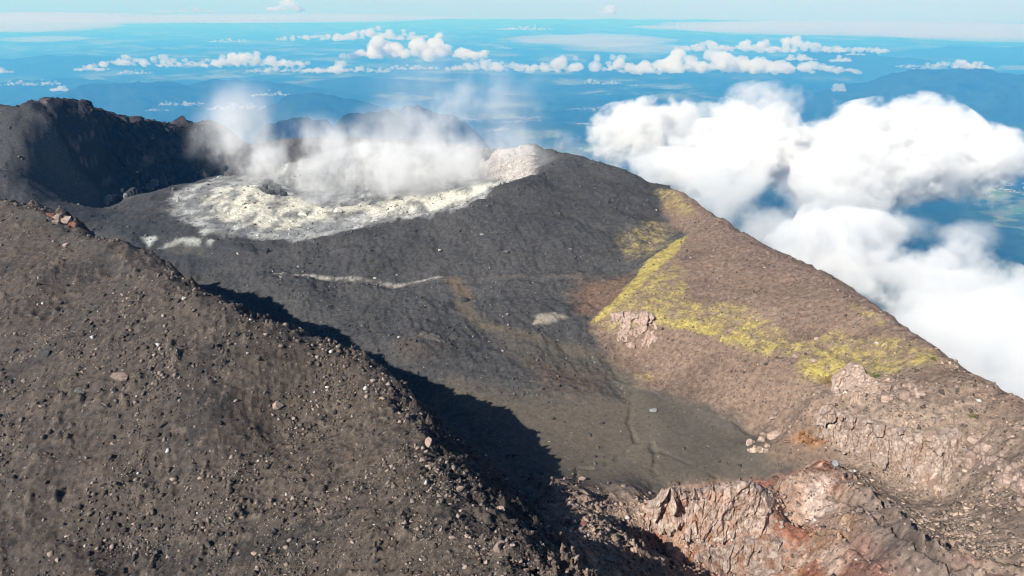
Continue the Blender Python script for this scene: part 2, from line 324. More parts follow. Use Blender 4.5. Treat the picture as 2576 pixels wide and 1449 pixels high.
# ------------------------------------------------------------------ clouds
def remeshed(verts_faces, voxel):
    me = bpy.data.meshes.new('tmp'); bmj = bmesh.new()
    for (c, r_, sub) in verts_faces:
        bmesh.ops.create_icosphere(bmj, subdivisions=sub, radius=1.0, matrix=Matrix.Translation(c) @ Matrix.Diagonal((*r_, 1)))
    bmj.to_mesh(me); bmj.free(); o = bpy.data.objects.new('tmp', me); C.objects.link(o)
    md = o.modifiers.new('r', 'REMESH'); md.mode = 'VOXEL'; md.voxel_size = voxel
    dg = bpy.context.evaluated_depsgraph_get(); dg.update()
    res = bpy.data.meshes.new_from_object(o.evaluated_get(dg)); bpy.data.objects.remove(o); bpy.data.meshes.remove(me); return res
def cumulus_mesh(w, h, d, seed, lumps=26, rough=1.0):
    rs = random.Random(seed); parts = []
    peaks = [(rs.uniform(-.75, .75), rs.uniform(.45, 1.0)) for _ in range(max(2, int(w / h * 0.8)))]
    for k in range(lumps):
        x = rs.uniform(-1, 1); env = max(0.22, max(p[1] * math.exp(-((x - p[0]) / 0.28) ** 2) for p in peaks)) * math.sqrt(max(0.06, 1 - x * x))
        r_ = h * rs.uniform(0.16, 0.30) * (0.5 + 0.6 * env); z = rs.uniform(0, 1) * max(0, h * env - r_) + r_ * 0.35; y = rs.uniform(-.45, .45) * d
        parts.append((Vector((x * w / 2, y, z)), (r_ * rs.uniform(1.0, 1.7), r_ * 1.1, r_), 2))
    for k in range(int(6 * w / h)):
        x = rs.uniform(-1, 1); parts.append((Vector((x * w / 2, rs.uniform(-.4, .4) * d, h * .06)), (h * .22, h * .2, h * .10), 2))
    me = remeshed(parts, h * 0.068)
    n_ = len(me.vertices); co = np.empty(n_ * 3, np.float32); me.vertices.foreach_get('co', co); co = co.reshape(-1, 3)
    nr = np.empty(n_ * 3, np.float32); me.vertices.foreach_get('normal', nr); nr = nr.reshape(-1, 3)
    for sc, am in ((h * .30, h * .085), (h * .13, h * .045)):
        dsp = np.array([mnoise.noise(Vector(c) / sc + Vector((seed, 0, 0))) for c in co]); co = co + nr * (dsp * am * rough)[:, None]
    me.vertices.foreach_set('co', co.astype(np.float32).ravel()); me.update()
    me.polygons.foreach_set('use_smooth', np.ones(len(me.polygons), bool)); return me
def cloud_mat(name, dens, noise_scale=None, lo=0.0, hi=0.3, fall=0.0, amp=3.0, det=5.0, rough=.58, rate=1.0, aniso=0.1, soft=None, stretch=(1, 1, 1), power=1.0):
    m, t, out = new_mat(name)
    pv = N(t, 'VolumePrincipled'); pv.inputs['Color'].default_value = (1, 1, 1, 1); pv.inputs['Absorption Color'].default_value = (1, 1, 1, 1); pv.inputs['Anisotropy'].default_value = aniso
    pv.inputs['Density'].default_value = dens
    if noise_scale:
        geo = N(t, 'NewGeometry'); mp = N(t, 'Mapping'); mp.inputs['Scale'].default_value = stretch
        nz = N(t, 'TexNoise', i_Scale=noise_scale, i_Detail=det, i_Roughness=rough); nz.inputs['Distortion'].default_value = 0.0
        L(t, geo.outputs['Position'], mp.inputs[0]); L(t, mp.outputs[0], nz.inputs['Vector'])
        val = math_(t, 'MULTIPLY', math_(t, 'SUBTRACT', nz.outputs[0], 0.5), amp)
        tc = N(t, 'TexCoord'); ln = N(t, 'VectorMath', operation='LENGTH'); L(t, tc.outputs['Object'], ln.inputs[0])
        if fall: val = math_(t, 'ADD', val, math_(t, 'MULTIPLY', math_(t, 'SUBTRACT', 1.0, ln.outputs['Value']), fall))
        mr = N(t, 'MapRange', interpolation_type='SMOOTHSTEP'); mr.inputs['From Min'].default_value = lo; mr.inputs['From Max'].default_value = hi
        mr.inputs['To Min'].default_value = 0; mr.inputs['To Max'].default_value = dens
        L(t, val, mr.inputs['Value']); res = mr.outputs[0]
        if soft is not None:
            m2 = N(t, 'MapRange', interpolation_type='SMOOTHSTEP'); m2.inputs['From Min'].default_value = 1.0; m2.inputs['From Max'].default_value = soft; m2.inputs['To Min'].default_value = 0; m2.inputs['To Max'].default_value = 1
            L(t, ln.outputs['Value'], m2.inputs['Value']); res = math_(t, 'MULTIPLY', res, m2.outputs[0])
        L(t, res, pv.inputs['Density'])
    L(t, pv.outputs[0], out.inputs['Volume']); m.cycles.volume_step_rate = rate
    m.cycles.homogeneous_volume = not noise_scale
    return m
def cells(x, y, sx, sy, seed):        # broken-rock cells: random value, tilt and distance to the joint
    gx, gy = x / sx, y / sy; ix, iy = np.floor(gx).astype(int), np.floor(gy).astype(int); f1 = np.full(gx.shape, 9.); f2 = np.full(gx.shape, 9.); rv = np.zeros(gx.shape); ta = np.zeros(gx.shape); tb_ = np.zeros(gx.shape); ddx = np.zeros(gx.shape); ddy = np.zeros(gx.shape)
    def h(a, b, k): 
        v = np.sin(a * 127.1 + b * 311.7 + k * 74.7 + seed * 13.3) * 43758.5453; return v - np.floor(v)
    for i in (-1, 0, 1):
        for j in (-1, 0, 1):
            a, b = ix + i, iy + j; px, py = a + h(a, b, 1), b + h(a, b, 2); d = np.hypot(gx - px, gy - py); c = d < f1
            f2 = np.where(c, f1, np.minimum(f2, d)); f1 = np.where(c, d, f1); rv = np.where(c, h(a, b, 3), rv); ta = np.where(c, h(a, b, 4) - .5, ta); tb_ = np.where(c, h(a, b, 5) - .5, tb_); ddx = np.where(c, gx - px, ddx); ddy = np.where(c, gy - py, ddy)
    return rv - .5 + 1.3 * (ta * ddx + tb_ * ddy), f2 - f1
far_m = cloud_mat('cumulus_air', 0.012)
# ------------------------------------------------------------------ ground colours and relief, laid out on the plan of the summit
def ring(poly):
    return np.array([(hit(*p)[:2] if len(p) == 2 else p[:2]) for p in poly], float)
def sdist(poly, x, y):                # signed distance to a closed outline, > 0 inside
    d = np.full(x.shape, 1e9); ins = np.zeros(x.shape, bool); m_ = len(poly)
    for i in range(m_):
        a = poly[i]; b = poly[(i + 1) % m_]; ab = b - a; q = ab @ ab + 1e-9
        tt = np.clip(((x - a[0]) * ab[0] + (y - a[1]) * ab[1]) / q, 0, 1)
        d = np.minimum(d, (x - a[0] - ab[0] * tt) ** 2 + (y - a[1] - ab[1] * tt) ** 2)
        if abs(ab[1]) > 1e-9: ins ^= ((a[1] > y) != (b[1] > y)) & (x < (b[0] - a[0]) * (y - a[1]) / ab[1] + a[0])
    return np.where(ins, 1, -1) * np.sqrt(d)
def ldist(line, x, y):
    d = np.full(x.shape, 1e9)
    for a, b in zip(line[:-1], line[1:]):
        ab = b - a; tt = np.clip(((x - a[0]) * ab[0] + (y - a[1]) * ab[1]) / (ab @ ab + 1e-9), 0, 1)
        d = np.minimum(d, (x - a[0] - ab[0] * tt) ** 2 + (y - a[1] - ab[1] * tt) ** 2)
    return np.sqrt(d)
wob = fbm(X, Y, 14, 5, 0.55, 21.0); wob2 = fbm(X, Y, 4.0, 4, 0.6, 31.0); big = fbm(X, Y, 60, 4, 0.5, 41.0)
fine = fbm(X, Y, 1.6, 3, 0.6, 51.0)
def zone(poly, soft, amp, amp2=0.0):
    p = ring(poly); lo = p.min(0) - soft * 2 - abs(amp) * 2; hi = p.max(0) + soft * 2 + abs(amp) * 2
    sel = (X > lo[0]) & (X < hi[0]) & (Y > lo[1]) & (Y < hi[1]); out = np.zeros(X.shape)
    if sel.any():
        s = sdist(p, X[sel], Y[sel]) + wob[sel] * amp + wob2[sel] * amp2
        out[sel] = sstep(-soft, soft, s)
    return out
def lzone(line, half, soft, amp=0.0):
    p = ring(line); lo = p.min(0) - half * 3 - soft * 2; hi = p.max(0) + half * 3 + soft * 2
    sel = (X > lo[0]) & (X < hi[0]) & (Y > lo[1]) & (Y < hi[1]); out = np.zeros(X.shape)
    if sel.any(): out[sel] = 1 - sstep(half - soft, half + soft, ldist(p, X[sel], Y[sel]) + wob2[sel] * amp)
    return out
Zw = Z0.copy()
tint = np.empty(X.shape + (3,)); tint[:] = (0.056, 0.0535, 0.0515)
rough = np.full(X.shape, 0.8); peb = np.full(X.shape, 0.45)
def paint(mask, col, rgh=None, pb=None, k=1.0):
    mk = np.clip(mask * k, 0, 1); tint[:] = tint * (1 - mk[..., None]) + np.array(col) * mk[..., None]
    if rgh is not None: rough[:] = rough * (1 - mk) + rgh * mk
    if pb is not None: peb[:] = peb * (1 - mk) + pb * mk
tint *= (1 + 0.30 * big + 0.22 * wob)[..., None]
# outer slope of the near ridge
crest_xy = [tuple(p) for p in cz]
m_left = zone([(p[0], p[1], 0) for p in cz] + [(-900, 300, 0), (-900, -50, 0), (30, -50, 0)], 2.5, 1.5, 1.0)
paint(m_left, (0.067, 0.053, 0.043), 1.0, 1.1)
ml2 = zone([(700, 840), (930, 920), (1060, 1120), (1250, 1449), (900, 1500), (700, 1300), (560, 1100)], 12, 12, 4) * m_left
paint(ml2, (0.080, 0.062, 0.048), k=0.8)
paint(m_left * sstep(0.02, 0.45, fbm(X, Y, 24, 5, .55, 61.0)), (0.032, 0.029, 0.027), k=0.75)
paint(m_left * sstep(0.10, 0.5, fbm(X, Y, 17, 5, .55, 66.0)), (0.095, 0.073, 0.058), k=0.6)
paint(lzone([(60, 530), (130, 560), (230, 620), (330, 690), (250, 760), (190, 830)], 2.2, 2.5, 2.0) * m_left, (0.064, 0.060, 0.054), 0.25, .3, .6)
# scarp of the near ridge
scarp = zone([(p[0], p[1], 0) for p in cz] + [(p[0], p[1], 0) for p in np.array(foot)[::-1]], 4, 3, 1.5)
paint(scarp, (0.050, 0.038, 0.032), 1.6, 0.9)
# mound in front of the pit, bowl
paint(zone([(0, 430), (130, 490), (270, 530), (420, 560), (540, 600), (640, 640), (500, 690), (380, 640), (250, 570), (100, 510)], 8, 8, 3), (0.040, 0.040, 0.041), 0.6, .7)
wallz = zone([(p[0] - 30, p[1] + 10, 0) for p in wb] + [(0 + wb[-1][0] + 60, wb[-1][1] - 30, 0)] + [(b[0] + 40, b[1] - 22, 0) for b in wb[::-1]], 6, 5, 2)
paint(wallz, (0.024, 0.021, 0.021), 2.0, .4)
bowl = zone([(640, 455), (560, 440), (470, 470), (420, 490), (430, 540), (520, 590), (640, 600), (800, 600), (960, 558), (1130, 528), (1200, 502), (1240, 472), (1290, 455), (1335, 440), (1345, 400), (1335, 365), (1250, 372), (1100, 366), (900, 360), (700, 420)], 4.0, 8, 5)
streak = fbm(X + Y * .15, Y * .38, 13, 6, .62, 71.0)
paint(bowl, (0.19, 0.19, 0.185), 0.7, .9, .85)
paint(bowl * sstep(-0.16, 0.40, streak + 0.3 * wob), (0.43, 0.425, 0.40), 0.7, .9)
pale = zone([(520, 500), (640, 460), (760, 500), (860, 535), (980, 540), (1130, 520), (1240, 465), (1180, 470), (1000, 490), (850, 520), (820, 560), (760, 580), (700, 580), (640, 570), (560, 560)], 8, 8, 4)
paint(pale * sstep(-.40, .25, streak), (0.62, 0.59, 0.48), 0.7, .8, .85)
paint(pale * sstep(.1, .5, fbm(X, Y, 30, 4, .5, 77.)), (0.74, 0.67, 0.45), k=.35)
paint(zone([(640, 590), (720, 600), (790, 605), (760, 560), (900, 560), (840, 590)], 6, 9, 4), (0.30, 0.30, 0.29), k=.6)
paint(zone([(1210, 400), (1340, 365), (1345, 440), (1290, 452), (1230, 450)], 5, 5, 2), (0.42, 0.37, 0.33), 1.4, .3, .8)
for q_ in ([(360, 598), (395, 600), (375, 622)], [(440, 600), (510, 598), (500, 622), (460, 610), (400, 625)], [(520, 600), (535, 605), (530, 618)]):
    paint(zone(q_, 2.2, 3.0, 1.5), (0.42, 0.43, 0.40), 0.4, .2, .85)
paint(zone([(410, 600), (500, 605), (520, 640), (430, 640)], 4, 4, 2), (0.10, 0.095, 0.08), k=.5)
strata = fbm((X + Y) * .35, Z0 * 2.2, 12, 4, .6, 231.); paint(wallz * sstep(.18, .34, strata), (0.17, 0.135, 0.12), k=.7)
# the two ledges with pale scars
paint(lzone([(690, 688), (740, 692), (800, 697), (860, 700), (920, 706), (1000, 712), (1060, 706), (1120, 702)], 0.8, 1.0, 2.2) * sstep(-.28, .22, fbm(X, Y, 11, 4, .6, 171.)), (0.34, 0.31, 0.27), 0.5, .5, .9)
paint(lzone([(1120, 704), (1300, 697), (1450, 692), (1600, 682)], 0.7, 1.2, 2.4) * sstep(-.15, .3, fbm(X, Y, 11, 4, .6, 173.)), (0.12, 0.095, 0.074), k=.6)
Zw -= 1.4 * lzone([(640, 702), (720, 697), (860, 706), (1000, 717), (1130, 712), (1300, 703), (1500, 697)], 2.0, 1.8, 1.0)
# dark lumps left of the dome
Zw += 5.0 * zone([(640, 700), (750, 705), (840, 760), (760, 790), (680, 760)], 10, 4, 1) + 3.5 * zone([(560, 625), (620, 620), (640, 650), (580, 660)], 7, 3, 1)
# brown wash tracks in the valley
track = lzone([(1150, 712), (1165, 750), (1175, 790), (1230, 815), (1290, 835), (1360, 860), (1450, 880), (1540, 905)], 3.2, 3.2, 3.0)
paint(track, (0.115, 0.092, 0.066), 0.35, .4, .85)
paint(lzone([(1130, 705), (1155, 720), (1180, 745)], 3, 3, 3), (0.12, 0.085, 0.058), k=.7)
paint(zone([(1240, 840), (1420, 870), (1560, 920), (1560, 990), (1400, 960), (1260, 900)], 8, 8, 4), (0.080, 0.070, 0.056), 0.5, .5, .8)
paint(zone([(1330, 910), (1500, 940), (1530, 1010), (1380, 990)], 8, 8, 4), (0.088, 0.064, 0.050), k=.8)
Zw += 3.2 * zone([(990, 870), (1040, 840), (1100, 840), (1130, 880), (1060, 900)], 8, 3, 1) 
paint(zone([(1040, 850), (1100, 845), (1125, 865), (1110, 872), (1060, 862)], 1.5, 2.5, 1.5), (0.17, 0.15, 0.13), k=.8)
paint(zone([(1000, 870), (1060, 870), (1120, 880), (1060, 920), (1000, 900)], 6, 5, 2), (0.060, 0.048, 0.040), k=.7)
paint(zone([(1345, 795), (1400, 790), (1425, 808), (1380, 820), (1345, 812)], 1.5, 3, 1.5), (0.24, 0.21, 0.17), .6, .3, .9)
paint(zone([(1440, 730), (1590, 690), (1600, 720), (1530, 790), (1450, 800)], 6, 7, 4), (0.150, 0.092, 0.062), .9, .9, .85)
paint(zone([(1450, 700), (1560, 700), (1580, 730), (1460, 745)], 5, 6, 4), (0.125, 0.085, 0.060), k=.6)
# sand basin
sand = zone([(960, 930), (1130, 960), (1290, 1000), (1420, 1000), (1560, 1000), (1620, 965), (1750, 1010), (1900, 1085), (1975, 1170), (1900, 1215), (1640, 1230), (1500, 1235), (1390, 1200), (1250, 1080), (1100, 990)], 9, 7, 3)
paint(sand, (0.108, 0.089, 0.068), 0.22, 1.0)
paint(zone([(1590, 970), (1750, 1012), (1895, 1088), (1960, 1170), (1880, 1205), (1700, 1190), (1640, 1110), (1600, 1050)], 6, 6, 3), (0.088, 0.076, 0.062), 0.12, .7, .7)
paint(lzone([(1560, 940), (1600, 1000), (1640, 1080), (1620, 1120), (1560, 1160), (1480, 1190)], 4, 4, 3), (0.130, 0.110, 0.083), 0.05, .2, .7)
for gl, wd, dp in (([(1450, 1200), (1452, 1178), (1500, 1180), (1556, 1152), (1600, 1112), (1580, 1060), (1592, 1010)], 0.6, 0.7), ([(1640, 1115), (1648, 1150), (1644, 1190)], 0.7, 0.9), ([(1900, 1092), (1830, 1048), (1760, 1012)], 0.9, 0.8), ([(1650, 1130), (1730, 1165), (1800, 1200)], .5, .5)):
    g = lzone(gl, wd * 1.3, wd * 1.2, 1.1) * sstep(-.5, .1, fbm(X, Y, 12, 3, .5, 251.)); Zw -= dp * g; paint(g, (0.070, 0.062, 0.052), k=.4)
# brown right-hand slopes
xr = [(p[0] + 300, p[1] + 60, 0) for p in rr]
brown_poly = [(1690, 478), (1665, 520), (1690, 570), (1730, 592), (1640, 672), (1562, 762), (1482, 822), (1520, 872), (1542, 905), (1605, 965), (1750, 1008), (1905, 1085), (1965, 1165), (2060, 1160), (2180, 1235), (2300, 1320), (2440, 1410), (2560, 1480)] + [tuple(p) for p in xr[::-1][:14]]
brown = zone(brown_poly, 4, 4, 2)
paint(brown, (0.180, 0.125, 0.092), 0.85, 1.0)
paint(brown * sstep(0.0, 0.5, fbm(X, Y, 28, 5, .55, 81.)), (0.112, 0.078, 0.060), k=.75)
paint(brown * sstep(0.05, 0.5, fbm(X + Y, Y, 22, 5, .55, 86.)), (0.235, 0.170, 0.128), k=.65)
rimtop = zone([(1700, 490), (1800, 548), (2130, 716), (2350, 872), (2200, 800), (2000, 715), (1800, 640)], 8, 6, 3)
paint(rimtop, (0.158, 0.110, 0.088), 1.0, 0.9, .7)
tan = zone([(2035, 1000), (2130, 930), (2250, 940), (2400, 1000), (2576, 1060), (2700, 1449), (2400, 1400), (2180, 1240), (2080, 1120)], 10, 8, 4)
paint(tan, (0.255, 0.190, 0.143), 1.1, 1.3, .85)
paint(tan * sstep(0.02, .4, fbm(X, Y, 9, 5, .6, 181.)), (0.125, 0.094, 0.073), k=.7)
# orange hollow
paint(zone([(1930, 1120), (2000, 1100), (2060, 1085), (2100, 1120), (2100, 1160), (2000, 1180), (1950, 1160)], 5, 4, 2), (0.150, 0.105, 0.075), .4, .4, .8)
paint(zone([(1990, 1105), (2030, 1085), (2075, 1095), (2085, 1120), (2050, 1130), (2010, 1118)], 2, 3, 1.5), (0.28, 0.13, 0.055), .9, .3, .8)
# rubble saddle and the ground in front of the red crag
sadd = zone([(1370, 1205), (1500, 1232), (1640, 1250), (1640, 1340), (1760, 1380), (2000, 1449), (1900, 1700), (1450, 1700), (1420, 1449), (1400, 1330)], 6, 5, 3)
paint(sadd, (0.215, 0.152, 0.115), 1.2, 1.3)
paint(sadd * sstep(0.0, .4, fbm(X, Y, 8, 5, .6, 183.)), (0.10, 0.072, 0.057), k=.7)
crag = zone([(1625, 1262), (1700, 1222), (1830, 1208), (1980, 1198), (2060, 1163), (2110, 1172), (2180, 1235), (2260, 1300), (2420, 1400), (2560, 1500), (2300, 1700), (1800, 1700), (1740, 1449), (1640, 1350)], 3, 2.5, 1.5)
paint(crag, (0.27, 0.180, 0.135), 1.1, .9)
cn = fbm(X, Y, 11, 5, .6, 91.)
paint(crag * sstep(-.05, .25, cn), (0.205, 0.080, 0.045), k=.9)
paint(crag * sstep(0.05, .35, fbm(X, Y, 8, 5, .6, 95.)), (0.36, 0.27, 0.215), k=.75)
paint(crag * sstep(0.15, .4, fbm(X, Y, 13, 5, .6, 99.)), (0.24, 0.125, 0.05), k=.6)
rdg = zone([(2110, 1180), (2260, 1305), (2450, 1430), (2500, 1600), (2300, 1600), (2200, 1449), (2150, 1330)], 4, 3, 2)
paint(rdg, (0.175, 0.135, 0.112), 0.6, .8, .85)
paint(zone([(2160, 1380), (2260, 1440), (2300, 1560), (2160, 1560), (2120, 1449)], 4, 4, 2), (0.20, 0.085, 0.062), k=.7)
paint(zone([(2040, 1215), (2090, 1210), (2090, 1290), (2040, 1320), (2020, 1290)], 2, 2.5, 1.5), (0.42, 0.33, 0.28), k=.75)
# sulphur
sn = fbm(X + .4 * Y, Y, 5.5, 5, .68, 101.) + 0.55 * fbm(X, Y, 1.3, 3, .65, 103.)
SUL = (0.385, 0.310, 0.080); SULG = (0.215, 0.165, 0.092)
sul_polys = [
    ([(1650, 480), (1690, 480), (1740, 515), (1750, 545), (1715, 540), (1680, 520)], 4, 4, .10),
    ([(1735, 588), (1700, 640), (1640, 690), (1570, 765), (1485, 824), (1500, 800), (1560, 740), (1620, 670), (1690, 610)], 1.6, 1.5, -.40),
    ([(1640, 690), (1700, 660), (1730, 740), (1700, 800), (1640, 800), (1560, 830), (1490, 830), (1560, 770)], 4, 4, .06),
    ([(1690, 760), (1850, 770), (1960, 830), (2010, 880), (1990, 895), (1900, 890), (1840, 850), (1760, 820), (1690, 810)], 4, 4, .05),
    ([(1840, 845), (1900, 862), (1970, 870), (1945, 895), (1895, 890)], 2.5, 3, -.10),
    ([(1650, 795), (1760, 812), (1850, 850), (1835, 862), (1740, 830), (1650, 812)], 1.5, 2, -.35),
    ([(2000, 870), (2100, 840), (2250, 860), (2370, 905), (2330, 925), (2230, 940), (2120, 925), (2060, 950), (2010, 940)], 4, 4, .08),
    ([(2010, 915), (2110, 905), (2170, 930), (2090, 955), (2030, 945)], 2.5, 3, -.25),
    ([(2190, 915), (2320, 910), (2260, 945), (2205, 940)], 2.5, 3, .0),
    ([(2140, 760), (2190, 790), (2240, 815), (2200, 815), (2150, 785)], 2, 2, .15),
    ([(1555, 590), (1650, 560), (1700, 575), (1690, 600), (1640, 640), (1600, 660), (1560, 625)], 5, 5, .22),
    ([(1590, 940), (1630, 945), (1640, 958), (1605, 958)], 1.5, 1.5, .0)]
for poly, sf, am, thr in sul_polys:
    zm = zone(poly, sf, am, 1.5)
    paint(zm * sstep(thr - .60, thr + .0, sn), SULG, k=.8)
    paint(zm * sstep(thr - .12, thr + .32, sn), SUL, None, None, .72)
paint(zone([(2060, 955), (2110, 935), (2130, 945), (2090, 975)], 1.5, 1.5, 1), (0.13, 0.085, 0.02), k=.8)
# cracks beside the crag ridge
for cl, wd, dp, rs_ in (([(2150, 1226), (2219, 1281), (2274, 1322), (2333, 1374), (2400, 1405), (2480, 1420), (2570, 1445)], 1.15, 5.5, 2.2), ([(2333, 1374), (2378, 1391), (2398, 1374), (2464, 1380)], .7, 3.0, .8),
        ([(2088, 1250), (2123, 1272), (2154, 1289), (2188, 1324), (2240, 1353), (2281, 1379), (2309, 1398), (2378, 1436)], .6, 3.0, 1.0), ([(2126, 1222), (2154, 1243), (2219, 1291)], .4, 2.0, .6), ([(2054, 1356), (2090, 1362), (2137, 1368)], .5, 2.2, .5), ([(2270, 1335), (2330, 1395), (2390, 1449)], .5, 2.0, .7)):
    Zw += rs_ * lzone([(u_ - 11, v_ + 7) for u_, v_ in cl], 1.4, 1.3, 0.4); ck = lzone(cl, wd, wd * .6, 0.3); Zw -= dp * ck; paint(ck, (0.06, 0.048, 0.04), k=.7)
# vents in the bowl
for (u_, v_, rad, dp) in ((694, 482, 13, 15), (880, 515, 8, 7), (840, 508, 6, 8), (1010, 480, 9, 6)):
    h_ = hit(u_, v_); d_ = np.hypot(X - h_[0], Y - h_[1]) + wob * 2.5; Zw -= dp * (1 - sstep(rad * .35, rad, d_)); paint(1 - sstep(rad * .5, rad * 1.1, d_), (0.07, 0.068, 0.064), k=.85)
# relief
slope_rough = np.clip(rough, 0, 2.5)
rid = fbm(X, Y, 13, 4, .55, 111., True)
dark_w = (1 - m_left) * (1 - brown) * (1 - sand) * (1 - bowl)
Zw += slope_rough * (1.3 * fbm(X, Y, 18, 3, .5, 121.) + 0.75 * wob2 + 0.38 * fine) + dark_w * (3.2 * fbm(X, Y, 34, 3, .5, 191.) + 1.1 * fbm(X, Y, 9, 4, .6, 193.))
cpatch = np.clip(.45 + 2.6 * fbm(X, Y, 19, 3, .55, 203.), 0.0, 1.4)
clod = np.clip(fbm(X, Y, 3.4, 3, .5, 201.) - .04, 0, .4) * cpatch
crel, cjoint = cells(X + 1.5 * wob2, Y + 1.5 * fine, 1.7, 1.7, 5)
Zw += clod * 2.5 * (m_left * 1.0 + brown * .6 + sadd * 1.3 + scarp * 1.2 + .45 * dark_w + .3 * crag) * (1 + .8 * crel)
paint(sstep(.02, .18, clod) * m_left, (0.110, 0.086, 0.068), k=.65)
paint((sstep(.12, .32, fbm(X, Y, 2.6, 4, .6, 209.)) * m_left * cpatch), (0.026, 0.025, 0.025), k=.6)
Zw += m_left * 2.6 * fbm(X, Y, 30, 3, .5, 207.) * (1 - np.exp(-(ldist(cz[:, :2], X, Y) / 14.0) ** 2))
rimd = ldist(rr[:, :2], X, Y); Zw += np.exp(-(rimd / 9.0) ** 2) * (2.8 * fbm(X, Y, 16, 3, .5, 211.) + .6 * fbm(X, Y, 4, 3, .5, 213.))
rill = fbm(X * 1.0 + .3 * Y, Y * .22 - .1 * X, 5.0, 4, .55, 241., True); Zw += dark_w * (rill - .35) * .55
gul = fbm((X * .35 + Y * .25), (Y - X * .5), 7.5, 4, .55, 217., True); Zw += brown * (gul - .35) * .4
Zw += scarp * ((rid - .3) * 3.2 + .9 * crel) + wallz * ((fbm(X, Y, 26, 5, .6, 131., True) - .3) * 7.0 + 2.5 * fbm(X, Y, 9, 4, .6, 133.))
Zw += crag * (fbm(X, Y, 6.0, 4, .6, 141., True) - .35) * 1.1 + bowl * (fbm(X, Y, 17, 4, .6, 151., True) - .35) * 1.3
k0, k1 = hit(2150, 1226), hit(2450, 1415); kd = (k1 - k0)[:2] / np.linalg.norm((k1 - k0)[:2]); ka = X * kd[0] + Y * kd[1]; kw = -X * kd[1] + Y * kd[0]
ribs = fbm(kw + 1.2 * wob2, ka * .10, 5.2, 4, .58, 261., True); rmask = np.clip(rdg + .7 * zone([(2110, 1250), (2300, 1330), (2600, 1449), (2600, 1700), (2150, 1700), (2050, 1400)], 6, 4, 2), 0, 1)
Zw += rmask * (ribs - .35) * 2.3; paint(rmask * (1 - sstep(-.25, .15, ribs)), (0.085, 0.062, 0.048), k=.6)
near_crest = np.exp(-(ldist(cz[:, :2], X, Y) / 5.0) ** 2)
Zw += near_crest * (fbm(X, Y, 7, 3, .5, 161.) * 1.9 + fbm(X, Y, 26, 2, .5, 163.) * 1.4 - .7)
paint(near_crest * sstep(-.1, .4, wob2), (0.11, 0.085, 0.067), None, 1.4, .5)
tint *= (1 + 0.16 * fine + 0.12 * wob2)[..., None]; tint[:] = np.clip(tint, 0.008, 0.8)
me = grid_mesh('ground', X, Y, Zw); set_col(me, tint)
ra = me.attributes.new('coarse', 'FLOAT', 'POINT'); ra.data.foreach_set('value', np.clip(rough * .75, .06, 1.0).ravel().astype(np.float32))
pa = me.attributes.new('pebbles', 'FLOAT', 'POINT'); pa.data.foreach_set('value', peb.ravel().astype(np.float32))
print('ground', round(time.time() - T0, 1))
gm, t, out = new_mat('volcanic_ash_and_scree')
bs = N(t, 'BsdfPrincipled'); bs.inputs['Roughness'].default_value = 0.92; bs.inputs['Specular IOR Level'].default_value = 0.18
ca = N(t, 'VertexColor', layer_name='tint'); pb = N(t, 'Attribute', attribute_name='pebbles'); geo = N(t, 'NewGeometry')
na = N(t, 'TexNoise', i_Scale=0.55, i_Detail=6.0, i_Roughness=0.7); nb = N(t, 'TexNoise', i_Scale=3.2, i_Detail=4.0, i_Roughness=0.7)
v1 = N(t, 'TexVoronoi', i_Scale=1.15); v2 = N(t, 'TexVoronoi', i_Scale=0.55)
for nd in (na, nb, v1, v2): L(t, geo.outputs['Position'], nd.inputs['Vector'])
mr = N(t, 'MapRange'); mr.inputs['From Min'].default_value = .28; mr.inputs['From Max'].default_value = .72; mr.inputs['To Min'].default_value = .34; mr.inputs['To Max'].default_value = 1.85
L(t, na.outputs[0], mr.inputs['Value'])
mr2 = N(t, 'MapRange'); mr2.inputs['From Min'].default_value = .3; mr2.inputs['From Max'].default_value = .7; mr2.inputs['To Min'].default_value = .72; mr2.inputs['To Max'].default_value = 1.3
L(t, nb.outputs[0], mr2.inputs['Value'])
k = math_(t, 'MULTIPLY', mr.outputs[0], mr2.outputs[0]); rgc = N(t, 'Attribute', attribute_name='coarse')
k = math_(t, 'ADD', 1.0, math_(t, 'MULTIPLY', math_(t, 'SUBTRACT', k, 1.0), math_(t, 'ADD', math_(t, 'MULTIPLY', rgc.outputs['Fac'], .95), .22, True)))
mulc = N(t, 'VectorMath', operation='SCALE'); L(t, ca.outputs[0], mulc.inputs[0]); L(t, k, mulc.inputs['Scale'])
# small loose stones: cells whose random value is high and that lie close to their centre
def stones(vn, size, frac):
    sep = N(t, 'SeparateColor'); L(t, vn.outputs['Color'], sep.inputs[0])
    thr = math_(t, 'SUBTRACT', 1.0, math_(t, 'MULTIPLY', pb.outputs['Fac'], frac))
    a = math_(t, 'GREATER_THAN', sep.outputs[0], thr); b = math_(t, 'LESS_THAN', vn.outputs['Distance'], math_(t, 'MULTIPLY', sep.outputs[1], size))
    return math_(t, 'MULTIPLY', a, b), sep
s1, sep1 = stones(v1, 0.46, 0.45); s2, sep2 = stones(v2, 0.34, 0.12)
st = math_(t, 'MAXIMUM', s1, s2)
cr = N(t, 'ValToRGB'); e = cr.color_ramp.elements; e[0].position = 0; e[0].color = (0.028, 0.028, 0.029, 1); e[1].position = 1; e[1].color = (0.26, 0.22, 0.19, 1)
e.new(.45).color = (0.075, 0.062, 0.054, 1); e.new(.85).color = (0.15, 0.122, 0.104, 1)
L(t, sep1.outputs[2], cr.inputs[0])
mxs = N(t, 'MixRGB'); L(t, math_(t, 'MULTIPLY', st, .85), mxs.inputs[0]); L(t, mulc.outputs[0], mxs.inputs[1]); L(t, cr.outputs[0], mxs.inputs[2])
L(t, mxs.outputs[0], bs.inputs['Base Color'])
